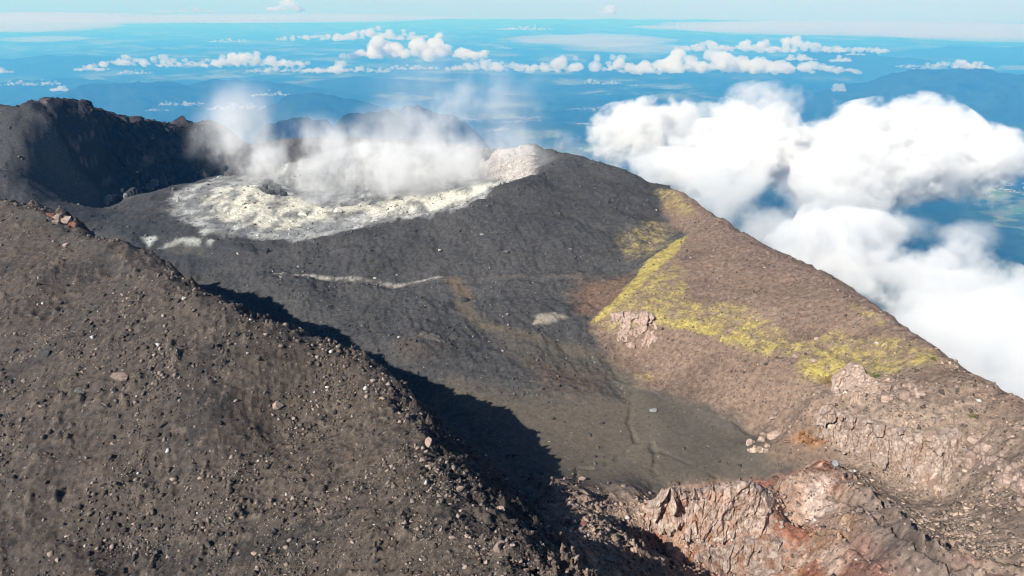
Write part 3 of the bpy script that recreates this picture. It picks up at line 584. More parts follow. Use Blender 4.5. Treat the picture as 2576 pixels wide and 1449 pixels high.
hsum = math_(t, 'ADD', math_(t, 'MULTIPLY', na.outputs[0], .55), math_(t, 'ADD', math_(t, 'MULTIPLY', nb.outputs[0], .16), math_(t, 'MULTIPLY', st, .12)))
bp = N(t, 'Bump'); bp.inputs['Strength'].default_value = 1.0; bp.inputs['Distance'].default_value = 1.0
rg = N(t, 'Attribute', attribute_name='coarse'); L(t, math_(t, 'MULTIPLY', hsum, rg.outputs['Fac']), bp.inputs['Height']); L(t, bp.outputs[0], bs.inputs['Normal']); L(t, bs.outputs[0], out.inputs[0])
ground = add('ground', me, gm); ground['kind'] = 'structure'
# ------------------------------------------------------------------ rocks
def rock_mat(name, c_lo, c_hi, c_st, scale=0.9, streak=False):
    m, t, out = new_mat(name); bs = N(t, 'BsdfPrincipled'); bs.inputs['Roughness'].default_value = .9; bs.inputs['Specular IOR Level'].default_value = .2
    geo = N(t, 'NewGeometry'); oi = N(t, 'ObjectInfo'); mp = N(t, 'Mapping'); mp.inputs['Scale'].default_value = (1, 1, .45) if streak else (1, 1, 1)
    L(t, geo.outputs['Position'], mp.inputs[0])
    n1 = N(t, 'TexNoise', i_Scale=scale, i_Detail=6.0, i_Roughness=.68); n2 = N(t, 'TexNoise', i_Scale=scale * .28, i_Detail=4.0, i_Roughness=.6)
    L(t, mp.outputs[0], n1.inputs['Vector']); L(t, geo.outputs['Position'], n2.inputs['Vector'])
    rp = N(t, 'ValToRGB'); e = rp.color_ramp.elements; e[0].position = .36; e[0].color = (*c_lo, 1); e[1].position = .62; e[1].color = (*c_hi, 1)
    L(t, n1.outputs[0], rp.inputs[0])
    mx = N(t, 'MixRGB'); L(t, math_(t, 'MULTIPLY', math_(t, 'SUBTRACT', n2.outputs[0], .48, True), 4.0, True), mx.inputs[0]); L(t, rp.outputs[0], mx.inputs[1]); mx.inputs[2].default_value = (*c_st, 1)
    sc = N(t, 'VectorMath', operation='SCALE'); L(t, mx.outputs[0], sc.inputs[0]); L(t, math_(t, 'ADD', math_(t, 'MULTIPLY', oi.outputs['Random'], .6), .7), sc.inputs['Scale'])
    L(t, sc.outputs[0], bs.inputs['Base Color'])
    bp = N(t, 'Bump'); bp.inputs['Strength'].default_value = .9; bp.inputs['Distance'].default_value = .5 / scale * .5
    L(t, n1.outputs[0], bp.inputs['Height']); L(t, bp.outputs[0], bs.inputs['Normal']); L(t, bs.outputs[0], out.inputs[0]); return m
M_PINK = rock_mat('pale_pink_rock', (.20, .145, .118), (.42, .315, .26), (.30, .205, .155))
M_CLIFF = rock_mat('fluted_cliff_rock', (.24, .17, .13), (.56, .44, .365), (.34, .225, .155), .8)
M_CRAG = rock_mat('banded_crag_rock', (.22, .14, .10), (.56, .45, .385), (.34, .16, .085), .7)
M_RED = rock_mat('red_scoria', (.10, .045, .035), (.24, .115, .085), (.16, .065, .045))
M_ORANGE = rock_mat('orange_crumbly_rock', (.14, .07, .032), (.30, .15, .07), (.22, .12, .06))
M_DARK = rock_mat('dark_basalt', (.022, .022, .023), (.055, .054, .053), (.04, .04, .04))
M_GREY = rock_mat('grey_lava', (.10, .105, .11), (.25, .25, .25), (.16, .16, .16))
M_WHITE = rock_mat('bleached_rock', (.30, .29, .26), (.55, .53, .47), (.45, .42, .33))
M_BROWN = rock_mat('brown_lava', (.055, .042, .035), (.14, .105, .085), (.09, .066, .052))

def hull_mesh(name, seed, npts=14, box=(1, 1, 1), boxy=0.0):
    rs = np.random.default_rng(seed); p = rs.normal(size=(npts, 3)); p /= np.linalg.norm(p, axis=1)[:, None]; p *= rs.uniform(.78, 1.0, (npts, 1))
    if boxy: p = np.sign(p) * np.abs(p) ** (1 - boxy)
    p = p * np.array(box); bmj = bmesh.new()
    for q in p: bmj.verts.new(q)
    r_ = bmesh.ops.convex_hull(bmj, input=bmj.verts)
    bmesh.ops.delete(bmj, geom=[g for g in r_.get('geom_interior', []) if isinstance(g, bmesh.types.BMVert)], context='VERTS')
    me = bpy.data.meshes.new(name); bmj.to_mesh(me); bmj.free(); return me
BLOCKS = [hull_mesh('boulder', 100 + k, 18, (1, .85, .75), .25) for k in range(10)]
COLS = [hull_mesh('rock_block', 200 + k, 22, (1, .8, 1), .5) for k in range(12)]
def mesh_with(me, mat, cache={}):
    key = (me.name, mat.name)
    if key not in cache:
        c = me.copy(); c.materials.clear(); c.materials.append(mat); cache[key] = c
    return cache[key]
def gz(x, y): return float(samp(Zw, x, y))
def boulder(u, v, px, mat, label, tall=1.0, wide=1.0, group=None, name='boulder', pos=None):
    h_ = hit(u, v, Zw) if pos is None else pos; s = px / FPX * np.linalg.norm(h_) * 0.5
    me = mesh_with(BLOCKS[random.randrange(10)], mat)
    o = add(name, me, None); o.location = (h_[0], h_[1], gz(h_[0], h_[1]) + s * .32 * tall); o.scale = (s * wide, s * random.uniform(.75, 1), s * tall)
    o.rotation_euler = (random.uniform(-.3, .3), random.uniform(-.3, .3), random.uniform(-.6, .6)); return tag(o, label, 'boulder' if name == 'boulder' else 'rock', group)
named = [
 (700, 1023, 30, M_PINK, 'large pale pink boulder lying alone on the brown near slope', .8, 1.1), (1064, 1163, 26, M_PINK, 'pale leaning block on the ridge edge beside the deep shadow', 1.1, .8),
 (1078, 1120, 24, M_PINK, 'tall pale block on the ridge edge above the leaning block', 1.7, .7), (1158, 1231, 22, M_PINK, 'pink boulder on the shadowed scarp below the ridge edge', .8, 1.1),
 (1464, 1207, 22, M_PINK, 'pale cubic boulder where the rubble meets the grey sand', .8, 1.0), (1568, 1224, 15, M_PINK, 'small pale boulder at the sand edge near the pinnacle', .8, 1.0),
 (1536, 1411, 36, M_PINK, 'long pale boulder in the rubble at the bottom of the saddle', .6, 1.3), (1423, 1313, 26, M_PINK, 'upright pale boulder in the rubble saddle', 1.3, .8),
 (1446, 1318, 20, M_PINK, 'pale boulder right beside the upright one in the rubble saddle', 1.1, .8), (1471, 1322, 22, M_RED, 'reddish brown boulder beside two pale ones in the saddle', .9, 1.1),
 (1254, 1382, 28, M_PINK, 'split pale boulder at the lower end of the near ridge', 1.3, .8), (1262, 1366, 16, M_PINK, 'small pale boulder perched behind the split one', .8, 1.0),
 (975, 1270, 18, M_BROWN, 'brown standing rock on the near slope close to the ridge edge', 1.4, .8), (1226, 1418, 18, M_PINK, 'pale boulder near the bottom edge on the ridge rubble', .9, 1.0),
 (1106, 632, 11, M_WHITE, 'single white stone on the dark ash dome', .9, 1.0), (1273, 636, 16, M_GREY, 'grey boulder in the middle of the dark ash dome', .8, 1.1),
 (1212, 590, 14, M_GREY, 'grey flat boulder high on the dark ash dome', .6, 1.2), (1169, 757, 24, M_DARK, 'dark boulder standing in the brown wash track', .7, 1.2),
 (1276, 794, 14, M_GREY, 'light grey boulder on the dark valley floor below the wash track', .9, 1.0), (943, 701, 9, M_WHITE, 'white cubic stone on the pale ledge', .9, 1.0),
 (1643, 1034, 18, M_GREY, 'grey boulder alone on the smooth grey sand', .7, 1.1), (1514, 1066, 14, M_DARK, 'dark boulder on the speckled part of the grey sand', .7, 1.1),
 (2004, 897, 24, M_PINK, 'pink boulder at the left end of the lower sulphur patch', .7, 1.1), (2047, 912, 19, M_PINK, 'round pink boulder inside the lower sulphur patch', .8, 1.0),
 (1799, 792, 14, M_PINK, 'small pink boulder above the middle sulphur band', .8, 1.0), (1947, 819, 13, M_PINK, 'small pink boulder above the drip of the middle sulphur band', .7, 1.1),
 (2054, 854, 14, M_PINK, 'pink boulder at the upper edge of the lower sulphur patch', .8, 1.0), (1896, 798, 13, M_PINK, 'pale pink boulder on the brown slope above the sulphur band', .8, 1.0),
 (2204, 866, 12, M_WHITE, 'whitish stone on the sulphur streaked rim slope', .8, 1.0), (2254, 845, 13, M_PINK, 'pink stone high on the rim slope beside the clouds', .8, 1.0),
 (1947, 1098, 34, M_PINK, 'broad pale boulder on the right bank of the grey sand', .7, 1.2), (1920, 1096, 20, M_PINK, 'pale boulder beside the broad one on the sand bank', .8, 1.0),
 (1951, 1041, 18, M_PINK, 'upper of two pale boulders on the brown slope above the sand bank', .7, 1.1), (1944, 1054, 16, M_PINK, 'lower of two pale boulders on the brown slope above the sand bank', .8, 1.0),
 (2099, 1172, 24, M_GREY, 'grey pink block at the upper end of the crag ridge', 1.1, .9), (2047, 1375, 24, M_PINK, 'pale block on the red crag slope below the white scar', .9, 1.0),
 (2197, 1300, 22, M_PINK, 'pale flat boulder between the two dark cracks', .5, 1.2), (2135, 1334, 15, M_PINK, 'pale pink stone on the crag slope beside the cracks', .7, 1.1),
 (763, 540, 26, M_WHITE, 'large white block on the pale floor of the steaming bowl', .9, 1.1), (851, 535, 26, M_WHITE, 'jagged pale block at the vent edge in the steaming bowl', .8, 1.2),
 (463, 754, 15, M_WHITE, 'white stone on the near ridge edge before the upper shadow', .8, 1.1), (582, 762, 16, M_GREY, 'grey boulder inside the upper ridge shadow', .8, 1.1),
 (167, 619, 16, M_PINK, 'pale pink stone near the top of the near slope', .8, 1.0), (117, 893, 26, M_DARK, 'dark boulder on the brown near slope at the left edge', .8, 1.0),
 (673, 635, 18, M_DARK, 'dark upright rock at the left foot of the ash dome', 1.4, .7), (300, 952, 34, M_PINK, 'low pale rock mass half buried in the near slope', .45, 1.4),
 (200, 985, 18, M_GREY, 'grey stone left of the low pale rock mass', .6, 1.2), (408, 1070, 22, M_BROWN, 'brown boulder in the middle of the near slope', .7, 1.1)]
for a in named: boulder(a[0], a[1], a[2], a[3], a[4], a[5], a[6])
# outcrop cluster helper: an Empty with block parts
def cluster(name, label, cat, spotlist, mat, mats=None):
    base = np.mean([hit(s_[0], s_[1], Zw) for s_ in spotlist], 0); e_ = add(name, None, loc=(base[0], base[1], gz(base[0], base[1]))); tag(e_, label, cat)
    for (u, v, px, tall, lean) in spotlist:
        h_ = hit(u, v, Zw); s = px / FPX * np.linalg.norm(h_) * .5
        o = add('rock_block', mesh_with(COLS[random.randrange(12)], random.choice(mats) if mats else mat), None, e_)
        o.location = Vector((h_[0], h_[1], gz(h_[0], h_[1]) + s * tall * .35)) - e_.location; o.scale = (s, s * .9, s * tall)
        o.rotation_euler = (random.uniform(-.2, .2) + lean, random.uniform(-.25, .25), random.uniform(-.5, .5))
    return e_
rs = random.Random(5)
def rnd_spots(n_, u0, u1, v0, v1, p0, p1, t0, t1, lean=0):
    return [(rs.uniform(u0, u1), rs.uniform(v0, v1), rs.uniform(p0, p1), rs.uniform(t0, t1), lean) for _ in range(n_)]
cluster('rock_outcrop', 'broken pale rocks strewn right of the cliff crown', 'outcrop', rnd_spots(14, 2200, 2320, 970, 1010, 12, 24, .6, 1.0), M_PINK)
cluster('rock_outcrop', 'pale pink rocks jutting into the grey sand from the orange hollow', 'outcrop', rnd_spots(14, 1880, 1930, 1108, 1138, 8, 20, .8, 1.4), M_CLIFF)
cluster('rock_outcrop', 'crumbling orange rocks on the lip of the hollow', 'outcrop', rnd_spots(14, 2010, 2075, 1085, 1118, 6, 13, .8, 1.4), M_ORANGE)
cluster('rock_outcrop', 'red scoria outcrop on the far end of the near ridge', 'outcrop', [(150, 552, 26, .8, 0), (168, 558, 24, .8, 0), (130, 545, 18, .7, 0), (186, 570, 20, .8, 0), (142, 562, 16, .7, 0)], M_RED, [M_RED, M_RED, M_PINK])
cluster('rock_outcrop', 'dark broken rocks at the lip of the steaming vent hole', 'outcrop', [(676, 464, 24, .9, 0), (690, 474, 26, .8, 0), (702, 484, 22, .9, 0), (714, 492, 18, .7, 0), (684, 486, 16, .6, 0), (668, 472, 16, .8, 0)], M_DARK, [M_DARK, M_DARK, M_GREY])
cluster('rock_outcrop', 'pale tan boulders scattered along the rim above the right cliff end', 'outcrop', rnd_spots(16, 2380, 2560, 1110, 1180, 12, 30, .6, 1.0), M_PINK)
cluster('rock_outcrop', 'pale slabs at the right frame edge below the cliff', 'outcrop', rnd_spots(14, 2480, 2576, 1200, 1270, 14, 30, .5, .9), M_PINK)

# cliffs: fluted rock faces that rise out of the slope and sink back into it at their edges
def cliff(name, label, cat, top, bot, ncol, rows, mat, amp, out_=1.5, wmul=1.0, blocks=60, seed=1, flute=3.2, thr=0.0, hat=None):
    rs = np.random.default_rng(seed); top = ring(top); bot = ring(bot)
    def along(line, s):
        d = np.r_[0, np.cumsum(np.linalg.norm(np.diff(line, axis=0), axis=1))]; s = np.asarray(s) * d[-1]
        return np.stack([np.interp(s, d, line[:, k]) for k in range(2)], -1)
    s = np.linspace(0, 1, ncol); q = np.linspace(-.30, 1.12, rows); T_ = along(top, s); B_ = along(bot, s)
    ker = np.ones(15) / 15
    for arr in (T_, B_):
        for k in range(2): arr[:, k] = np.convolve(np.pad(arr[:, k], 7, mode='edge'), ker, 'valid')
    XY = T_[None] + (B_ - T_)[None] * q[:, None, None]
    dn = B_ - T_; hl = np.linalg.norm(dn, axis=1); nh = dn / hl[:, None]
    length = np.linalg.norm(np.diff(T_, axis=0), axis=1).sum(); ss, qq = np.meshgrid(s * length, q); hgt = 12.0
    zg = samp(Zw, XY[..., 0], XY[..., 1]); hgt = float(np.sqrt((np.diff(XY, axis=0) ** 2).sum(-1) + np.diff(zg, axis=0) ** 2).sum(0).mean()) / 1.42; print(name, 'face', round(hgt, 1), round(length, 1))
    wig = fbm(ss, qq * hgt, 5, 4, .55, seed * 1.9)
    env = sstep(0, .13, np.minimum(s, 1 - s)[None] + .05 * wig) * sstep(-.28, -.02, qq + .10 * wig) * (1 - sstep(.80, 1.06, qq + .22 * wig))
    c1, j1 = cells(ss + .9 * wig, qq * hgt * 1.3 + .6 * ss + .9 * wig, flute, flute * 1.55, seed); c2, j2 = cells(ss + .5 * wig, qq * hgt * 1.3 - .4 * ss, flute * .42, flute * .7, seed + 7)
    fl = np.clip(.5 + c1, 0, 1)
    d = amp * (.55 + 2.0 * c1 + .9 * c2 - .45 * (1 - sstep(0, .14, j1)) - .15 * (1 - sstep(0, .12, j2)) + 1.3 * fbm(ss, qq * hgt * .5, 9, 3, .5, seed * 5.1) + .4 * fbm(ss, qq * hgt, 1.1, 3, .6, seed * 7.7)) - thr
    push = out_ * np.clip(1 - qq, 0, 1) * sstep(-.2, .1, qq)
    dd = env * (d + .3) - (1 - env) * .9
    Xc = XY[..., 0] + nh[None, :, 0] * (dd + push * env); Yc = XY[..., 1] + nh[None, :, 1] * (dd + push * env)
    tp = sstep(-.28, 0, qq) * (1 - sstep(.0, .45, qq))
    Zc_ = zg + env * (.35 + .9 * amp * tp * (.3 + fl)) - (1 - env) * .5 + (0 if hat is None else hat(ss / length, qq) * env)
    i0 = (ncol // 2, rows - 1); org = np.array([B_[ncol // 2][0], B_[ncol // 2][1], zg[-1, ncol // 2]])
    e_ = add(name, None, loc=tuple(org)); tag(e_, label, cat)
    me = grid_mesh('rock_face', Xc - org[0], Yc - org[1], Zc_ - org[2], False); add('rock_face', me, mat, e_)
    for k in range(blocks):
        i = rs.integers(int(ncol * .06), int(ncol * .94)); j = rs.integers(int(rows * .30), int(rows * .80))
        if env[j, i] < .8: continue
        w_ = rs.uniform(.35, .95) * wmul; o = add('rock_block', mesh_with(COLS[rs.integers(12)], mat), None, e_)
        o.location = (Xc[j, i] - org[0] - nh[i, 0] * w_ * .35, Yc[j, i] - org[1] - nh[i, 1] * w_ * .35, Zc_[j, i] - org[2]); o.scale = (w_, w_ * rs.uniform(.7, 1.1), w_ * rs.uniform(.9, 2.4))
        o.rotation_euler = (rs.uniform(-.3, .15), rs.uniform(-.25, .25), math.atan2(nh[i, 1], nh[i, 0]) + math.pi / 2 + rs.uniform(-.5, .5))
    return e_
cliff('cliff', 'pale pinkish fluted cliff band under the right rim', 'cliff', [(2040, 1018), (2068, 1028), (2110, 1044), (2165, 1060), (2230, 1085), (2310, 1102), (2380, 1106), (2440, 1112)],
    [(2020, 1075), (2070, 1105), (2130, 1138), (2190, 1172), (2240, 1195), (2300, 1225), (2350, 1250), (2400, 1270)], 330, 90, M_CLIFF, 1.55, 1.8, .9, 60, 3, 3.8)
cliff('cliff', 'short broken cliff step at the right frame edge', 'cliff', [(2420, 1120), (2480, 1150), (2540, 1180), (2600, 1200)], [(2410, 1160), (2470, 1190), (2530, 1222), (2600, 1250)], 160, 50, M_PINK, .9, .8, .8, 50, 13, 2.6, .3)
def crown(s_, q_):      # rounded buttress at the left end, lower saw-tooth top to its right
    return 4.2 * np.exp(-((s_ - .22) / .085) ** 2) * (1 - sstep(.05, .75, q_)) * sstep(-.28, .02, q_) + .8 * np.exp(-((s_ - .62) / .14) ** 2) * (1 - sstep(0, .5, q_)) * sstep(-.28, 0, q_)
cliff('crag', 'pale pink and orange banded crag face with a rounded buttress', 'crag', [tuple(P(*q)) for q in cr_top[:7]],
    [(1600, 1335), (1640, 1355), (1700, 1362), (1760, 1365), (1830, 1368), (1900, 1370), (1965, 1362)], 380, 110, M_CRAG, 1.35, 2.4, .6, 34, 7, 4.2, 0.0, crown)
cliff('crag', 'lower whitish step of the banded crag at the bottom edge', 'crag', [(1735, 1396), (1800, 1385), (1860, 1378), (1920, 1374), (1990, 1366)], [(1725, 1450), (1800, 1468), (1870, 1476), (1930, 1476), (2000, 1462)], 220, 60, M_CRAG, 1.0, .9, .5, 20, 9, 3.0, .1)
cliff('rock_outcrop', 'jagged pale outcrop crowning the cliff below the sulphur patch', 'outcrop', [(2085, 960), (2110, 945), (2135, 934), (2165, 944), (2195, 962), (2225, 980)], [(2085, 1012), (2110, 1016), (2135, 1018), (2165, 1012), (2195, 1004), (2225, 1008)], 180, 70, M_CLIFF, 1.3, .8, .8, 26, 21, 3.0, .35, lambda s_, q_: 3.0 * np.exp(-((s_ - .38) / .16) ** 2) * (1 - sstep(.05, .8, q_)) * sstep(-.28, .05, q_))
cliff('rock_outcrop', 'fractured pink outcrop breaking through the tip of the sulphur slope', 'outcrop', [(1530, 800), (1570, 796), (1610, 800), (1660, 806)], [(1545, 872), (1580, 880), (1620, 880), (1665, 866)], 150, 60, M_PINK, 1.5, .3, .8, 16, 23, 3.6, 1.55)
cluster('rock_rib', 'jagged grey lava rib standing in the dark pit', 'rock', [(268 + 8.5 * k, 510 - 3.0 * k + rs.uniform(-5, 5), rs.uniform(9, 20), rs.uniform(.9, 1.9), 0) for k in range(18)], M_GREY, [M_GREY, M_DARK, M_BROWN, M_GREY])
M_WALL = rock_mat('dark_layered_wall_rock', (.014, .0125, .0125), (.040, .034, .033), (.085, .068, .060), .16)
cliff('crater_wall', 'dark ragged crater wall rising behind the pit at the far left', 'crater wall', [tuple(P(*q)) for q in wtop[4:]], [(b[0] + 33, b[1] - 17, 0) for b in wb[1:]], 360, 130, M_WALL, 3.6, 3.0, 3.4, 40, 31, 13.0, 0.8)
# rim wall across the bowl and pale bands high on the far wall
w_t = [hit(u, v, Zw) for u, v in ((1338, 372), (1343, 400), (1338, 432))]
cluster('rock_outcrop', 'pale weathered rocks along the far bowl rim', 'outcrop', rnd_spots(14, 1262, 1330, 372, 425, 7, 14, .7, 1.2), M_WHITE)
cluster('rock_outcrop', 'pinkish bands of rock high on the shaded far wall', 'outcrop', [(395 + 16 * k, 324 + rs.uniform(0, 7), rs.uniform(7, 14), rs.uniform(.9, 1.6), 0) for k in range(8)], M_PINK)
# scattered boulders, each its own object
def pick(weight, n_, rlim=(0, 900)):
    w_ = (weight * ((np.exp(GR) > rlim[0]) & (np.exp(GR) < rlim[1]) & (np.abs(GT) < R(47)))).ravel(); w_ = np.clip(w_, 0, None); w_ /= w_.sum(); i = rng.choice(w_.size, n_, p=w_)
    j, k_ = np.divmod(i, NT); fa, fb = rng.random(n_), rng.random(n_); th = TH[k_] + (fa - .5) * (TH[1] - TH[0]); lr_ = LR[j] + (fb - .5) * (LR[1] - LR[0])
    x, y = np.exp(lr_) * np.sin(th), np.exp(lr_) * np.cos(th); return x, y, i
def edge_w(s): return np.exp(-(ldist(cz[:, :2], X, Y) / s) ** 2)
ew = edge_w(6.0)
sets = [(ew * (GR < math.log(175)) + .25 * scarp * (GR < math.log(170)), 95, 8, 22, [M_PINK, M_BROWN, M_PINK, M_BROWN], 'rubble boulders along the near ridge edge', {'M': '%s boulder in the near ridge edge rubble', 'v': (1050, 1250), 'u': 1130}),
    (sadd, 60, 7, 20, [M_PINK, M_PINK, M_BROWN], 'boulders in the rubble saddle', {'M': '%s boulder in the rubble saddle before the crag', 'v': (1300, 1380), 'u': 1520}),
    (m_left * (GR < math.log(200)), 55, 8, 18, [M_BROWN, M_PINK, M_DARK], 'stones strewn over the near slope', {'M': '%s stone on the brown near slope', 'v': (950, 1200), 'u': 520}),
    ((1 - m_left) * (1 - brown) * (1 - sand) * (1 - bowl) * (1 - scarp) * (GR < math.log(430)) * (GR > math.log(230)), 35, 6, 12, [M_DARK, M_GREY], 'stones on the dark ash', {'M': '%s stone on the dark valley ash', 'v': (640, 800), 'u': 1200}),
    (tan + .3 * brown, 45, 7, 15, [M_PINK, M_PINK, M_BROWN], 'stones on the right-hand slopes', {'M': '%s stone on the slope around the pale cliff', 'v': (1000, 1200), 'u': 2250})]
CN = {'pale_pink_rock': 'pale', 'brown_lava': 'brown', 'dark_basalt': 'dark', 'grey_lava': 'grey'}
for wgt, n_, p0, p1, ms, grp, lb in sets:
    x, y, _ = pick(wgt, n_, (60, 500))
    for k in range(n_):
        mt = random.choice(ms); pxs = p0 + (p1 - p0) * random.random() ** 2.2; pw = np.array([x[k], y[k], gz(x[k], y[k])]); uu = CX + FPX * (pw @ RIGHT) / (pw @ FWD); vv = CY - FPX * (pw @ UP) / (pw @ FWD)
        lab = ('larger ' if pxs > p0 + .45 * (p1 - p0) else 'small ' if pxs < p0 + .08 * (p1 - p0) else '') + lb['M'] % CN[mt.name] + ', ' + ('lower' if vv > lb['v'][1] else 'upper' if vv < lb['v'][0] else 'middle') + (' left part' if uu < lb['u'] else ' right part')
        boulder(0, 0, pxs, mt, lab, random.uniform(.6, 1.1), random.uniform(.9, 1.3), grp + ', ' + CN[mt.name], pos=np.array([x[k], y[k], gz(x[k], y[k])]))

# the countless smaller stones: one mass
NV = 20; var = []
for k in range(NV):
    me = hull_mesh('tmp', 300 + k, 9, (1, .85, .7), .15); me.calc_loop_triangles()
    co = np.empty(len(me.vertices) * 3, np.float32); me.vertices.foreach_get('co', co); tr = np.empty(len(me.loop_triangles) * 3, np.int32); me.loop_triangles.foreach_get('vertices', tr)
    var.append((co.reshape(-1, 3), tr.reshape(-1, 3))); bpy.data.meshes.remove(me)
dens_w = (0.55 * (1 - sand * .88) * (1 - m_left) * (1 - brown) + m_left * 1.25 + scarp * 1.2 + sadd * 1.3 + brown * .75 + tan * 1.0 + crag * .3 + ew * .5 + bowl * .3) * (0.12 + np.clip(.4 + 2.6 * fbm(X, Y, 22, 4, .6, 221.) + wob * 1.0, 0, 1.7))
NRUB = 66000
rx, ry, ri = pick(dens_w, NRUB, (48, 760)); rz = samp(Zw, rx, ry); rd = np.sqrt(rx * rx + ry * ry + rz * rz)
size = np.clip(rd * 0.00095 * rng.random(NRUB) ** -0.52, 0, rd * .0050); size *= 1 + .15 * ew.ravel()[ri] + .15 * sadd.ravel()[ri]
size *= 1 - .42 * sstep(210, 330, rd); tc_ = tint.reshape(-1, 3)[ri]; lum = rng.random(NRUB)
pale_c = np.array((.30, .235, .195)); dark_c = np.array((.020, .020, .021)); wht = np.array((.46, .44, .41))
brn = np.clip(m_left + brown + sadd + crag + tan + ew, 0, 1).ravel()[ri][:, None]
palec = pale_c * brn + (1 - brn) * np.array((.13, .128, .125))
rc = np.where((lum < .50)[:, None], tc_ * rng.uniform(.9, 1.9, (NRUB, 1)), np.where((lum < .72)[:, None], tc_ * .35 + dark_c * .6, np.where((lum < .988)[:, None], palec * rng.uniform(.45, 1.1, (NRUB, 1)), wht)))
ang = rng.uniform(0, 2 * np.pi, (NRUB, 3)); ang[:, :2] = rng.normal(0, .5, (NRUB, 2))
ca_, sa_ = np.cos(ang), np.sin(ang)
VV, FF, CC = [], [], []; base = 0; vi = rng.integers(0, NV, NRUB)
for k in range(NV):
    sel = np.where(vi == k)[0]; co, tr = var[k]; q = co[None] * size[sel][:, None, None] * rng.uniform(.75, 1.25, (len(sel), 1, 3))
    for ax, (i, j) in ((0, (1, 2)), (1, (0, 2)), (2, (0, 1))):
        c_, s_ = ca_[sel, ax][:, None], sa_[sel, ax][:, None]; a, b = q[..., i].copy(), q[..., j].copy(); q[..., i] = a * c_ - b * s_; q[..., j] = a * s_ + b * c_
    q += np.stack([rx[sel], ry[sel], rz[sel] + size[sel] * .15], -1)[:, None]
    VV.append(q.reshape(-1, 3)); FF.append((tr[None] + (np.arange(len(sel)) * len(co))[:, None, None] + base).reshape(-1, 3)); base += q.shape[0] * q.shape[1]; CC.append(np.repeat(rc[sel], len(co), 0))
VV = np.concatenate(VV).astype(np.float32); FF = np.concatenate(FF).astype(np.int32); CC = np.concatenate(CC)
me = bpy.data.meshes.new('rubble'); me.vertices.add(len(VV)); me.vertices.foreach_set('co', VV.ravel()); me.loops.add(FF.size); me.loops.foreach_set('vertex_index', FF.ravel())
me.polygons.add(len(FF)); me.polygons.foreach_set('loop_start', np.arange(0, FF.size, 3, dtype=np.int32)); me.update(calc_edges=True); set_col(me, CC)
rm, t, out = new_mat('loose_stones'); bs = N(t, 'BsdfPrincipled'); bs.inputs['Roughness'].default_value = .9; bs.inputs['Specular IOR Level'].default_value = .2
ca = N(t, 'VertexColor', layer_name='tint'); L(t, ca.outputs[0], bs.inputs['Base Color']); L(t, bs.outputs[0], out.inputs[0])
rub = add('rubble', me, rm); tag(rub, 'loose stones and scree covering the volcano slopes', 'rubble', kind='stuff')
# low green tufts near the rim cliff
tm, t, out = new_mat('moss_green'); bs = N(t, 'BsdfDiffuse'); bs.inputs[0].default_value = (.10, .13, .02, 1); L(t, bs.outputs[0], out.inputs[0])
for (u, v, px, lb) in ((2178, 938, 20, 'small green plant tuft left of the pair under the sulphur patch'), (2208, 948, 22, 'green plant tuft right of the pair under the sulphur patch'), (2448, 1046, 18, 'single green plant tuft on the tan slope by the rim'), (2240, 1010, 12, 'tiny green tuft above the pale cliff'), (2350, 905, 16, 'olive plant tuft on the skyline rim')):
    h_ = hit(u, v, Zw); s = px / FPX * np.linalg.norm(h_) * .5; bmj = bmesh.new()
    for k in range(90):
        a = random.uniform(0, 2 * math.pi); r_ = s * math.sqrt(random.random()); l_ = s * random.uniform(.25, .6); p0 = Vector((r_ * math.cos(a), r_ * math.sin(a) * .8, -.05)); d_ = Vector((random.uniform(-.6, .6), random.uniform(-.6, .6), 1)).normalized()
        wv = Vector((random.uniform(-1, 1), random.uniform(-1, 1), 0)).normalized() * s * .10
        bmj.faces.new([bmj.verts.new(p0 - wv), bmj.verts.new(p0 + wv), bmj.verts.new(p0 + d_ * l_)])
    me = bpy.data.meshes.new('plant_tuft'); bmj.to_mesh(me); bmj.free(); o = add('plant_tuft', me, tm, loc=(h_[0], h_[1], gz(h_[0], h_[1]))); tag(o, lb, 'plant', 'green tufts near the rim')
print('rocks', round(time.time() - T0, 1))
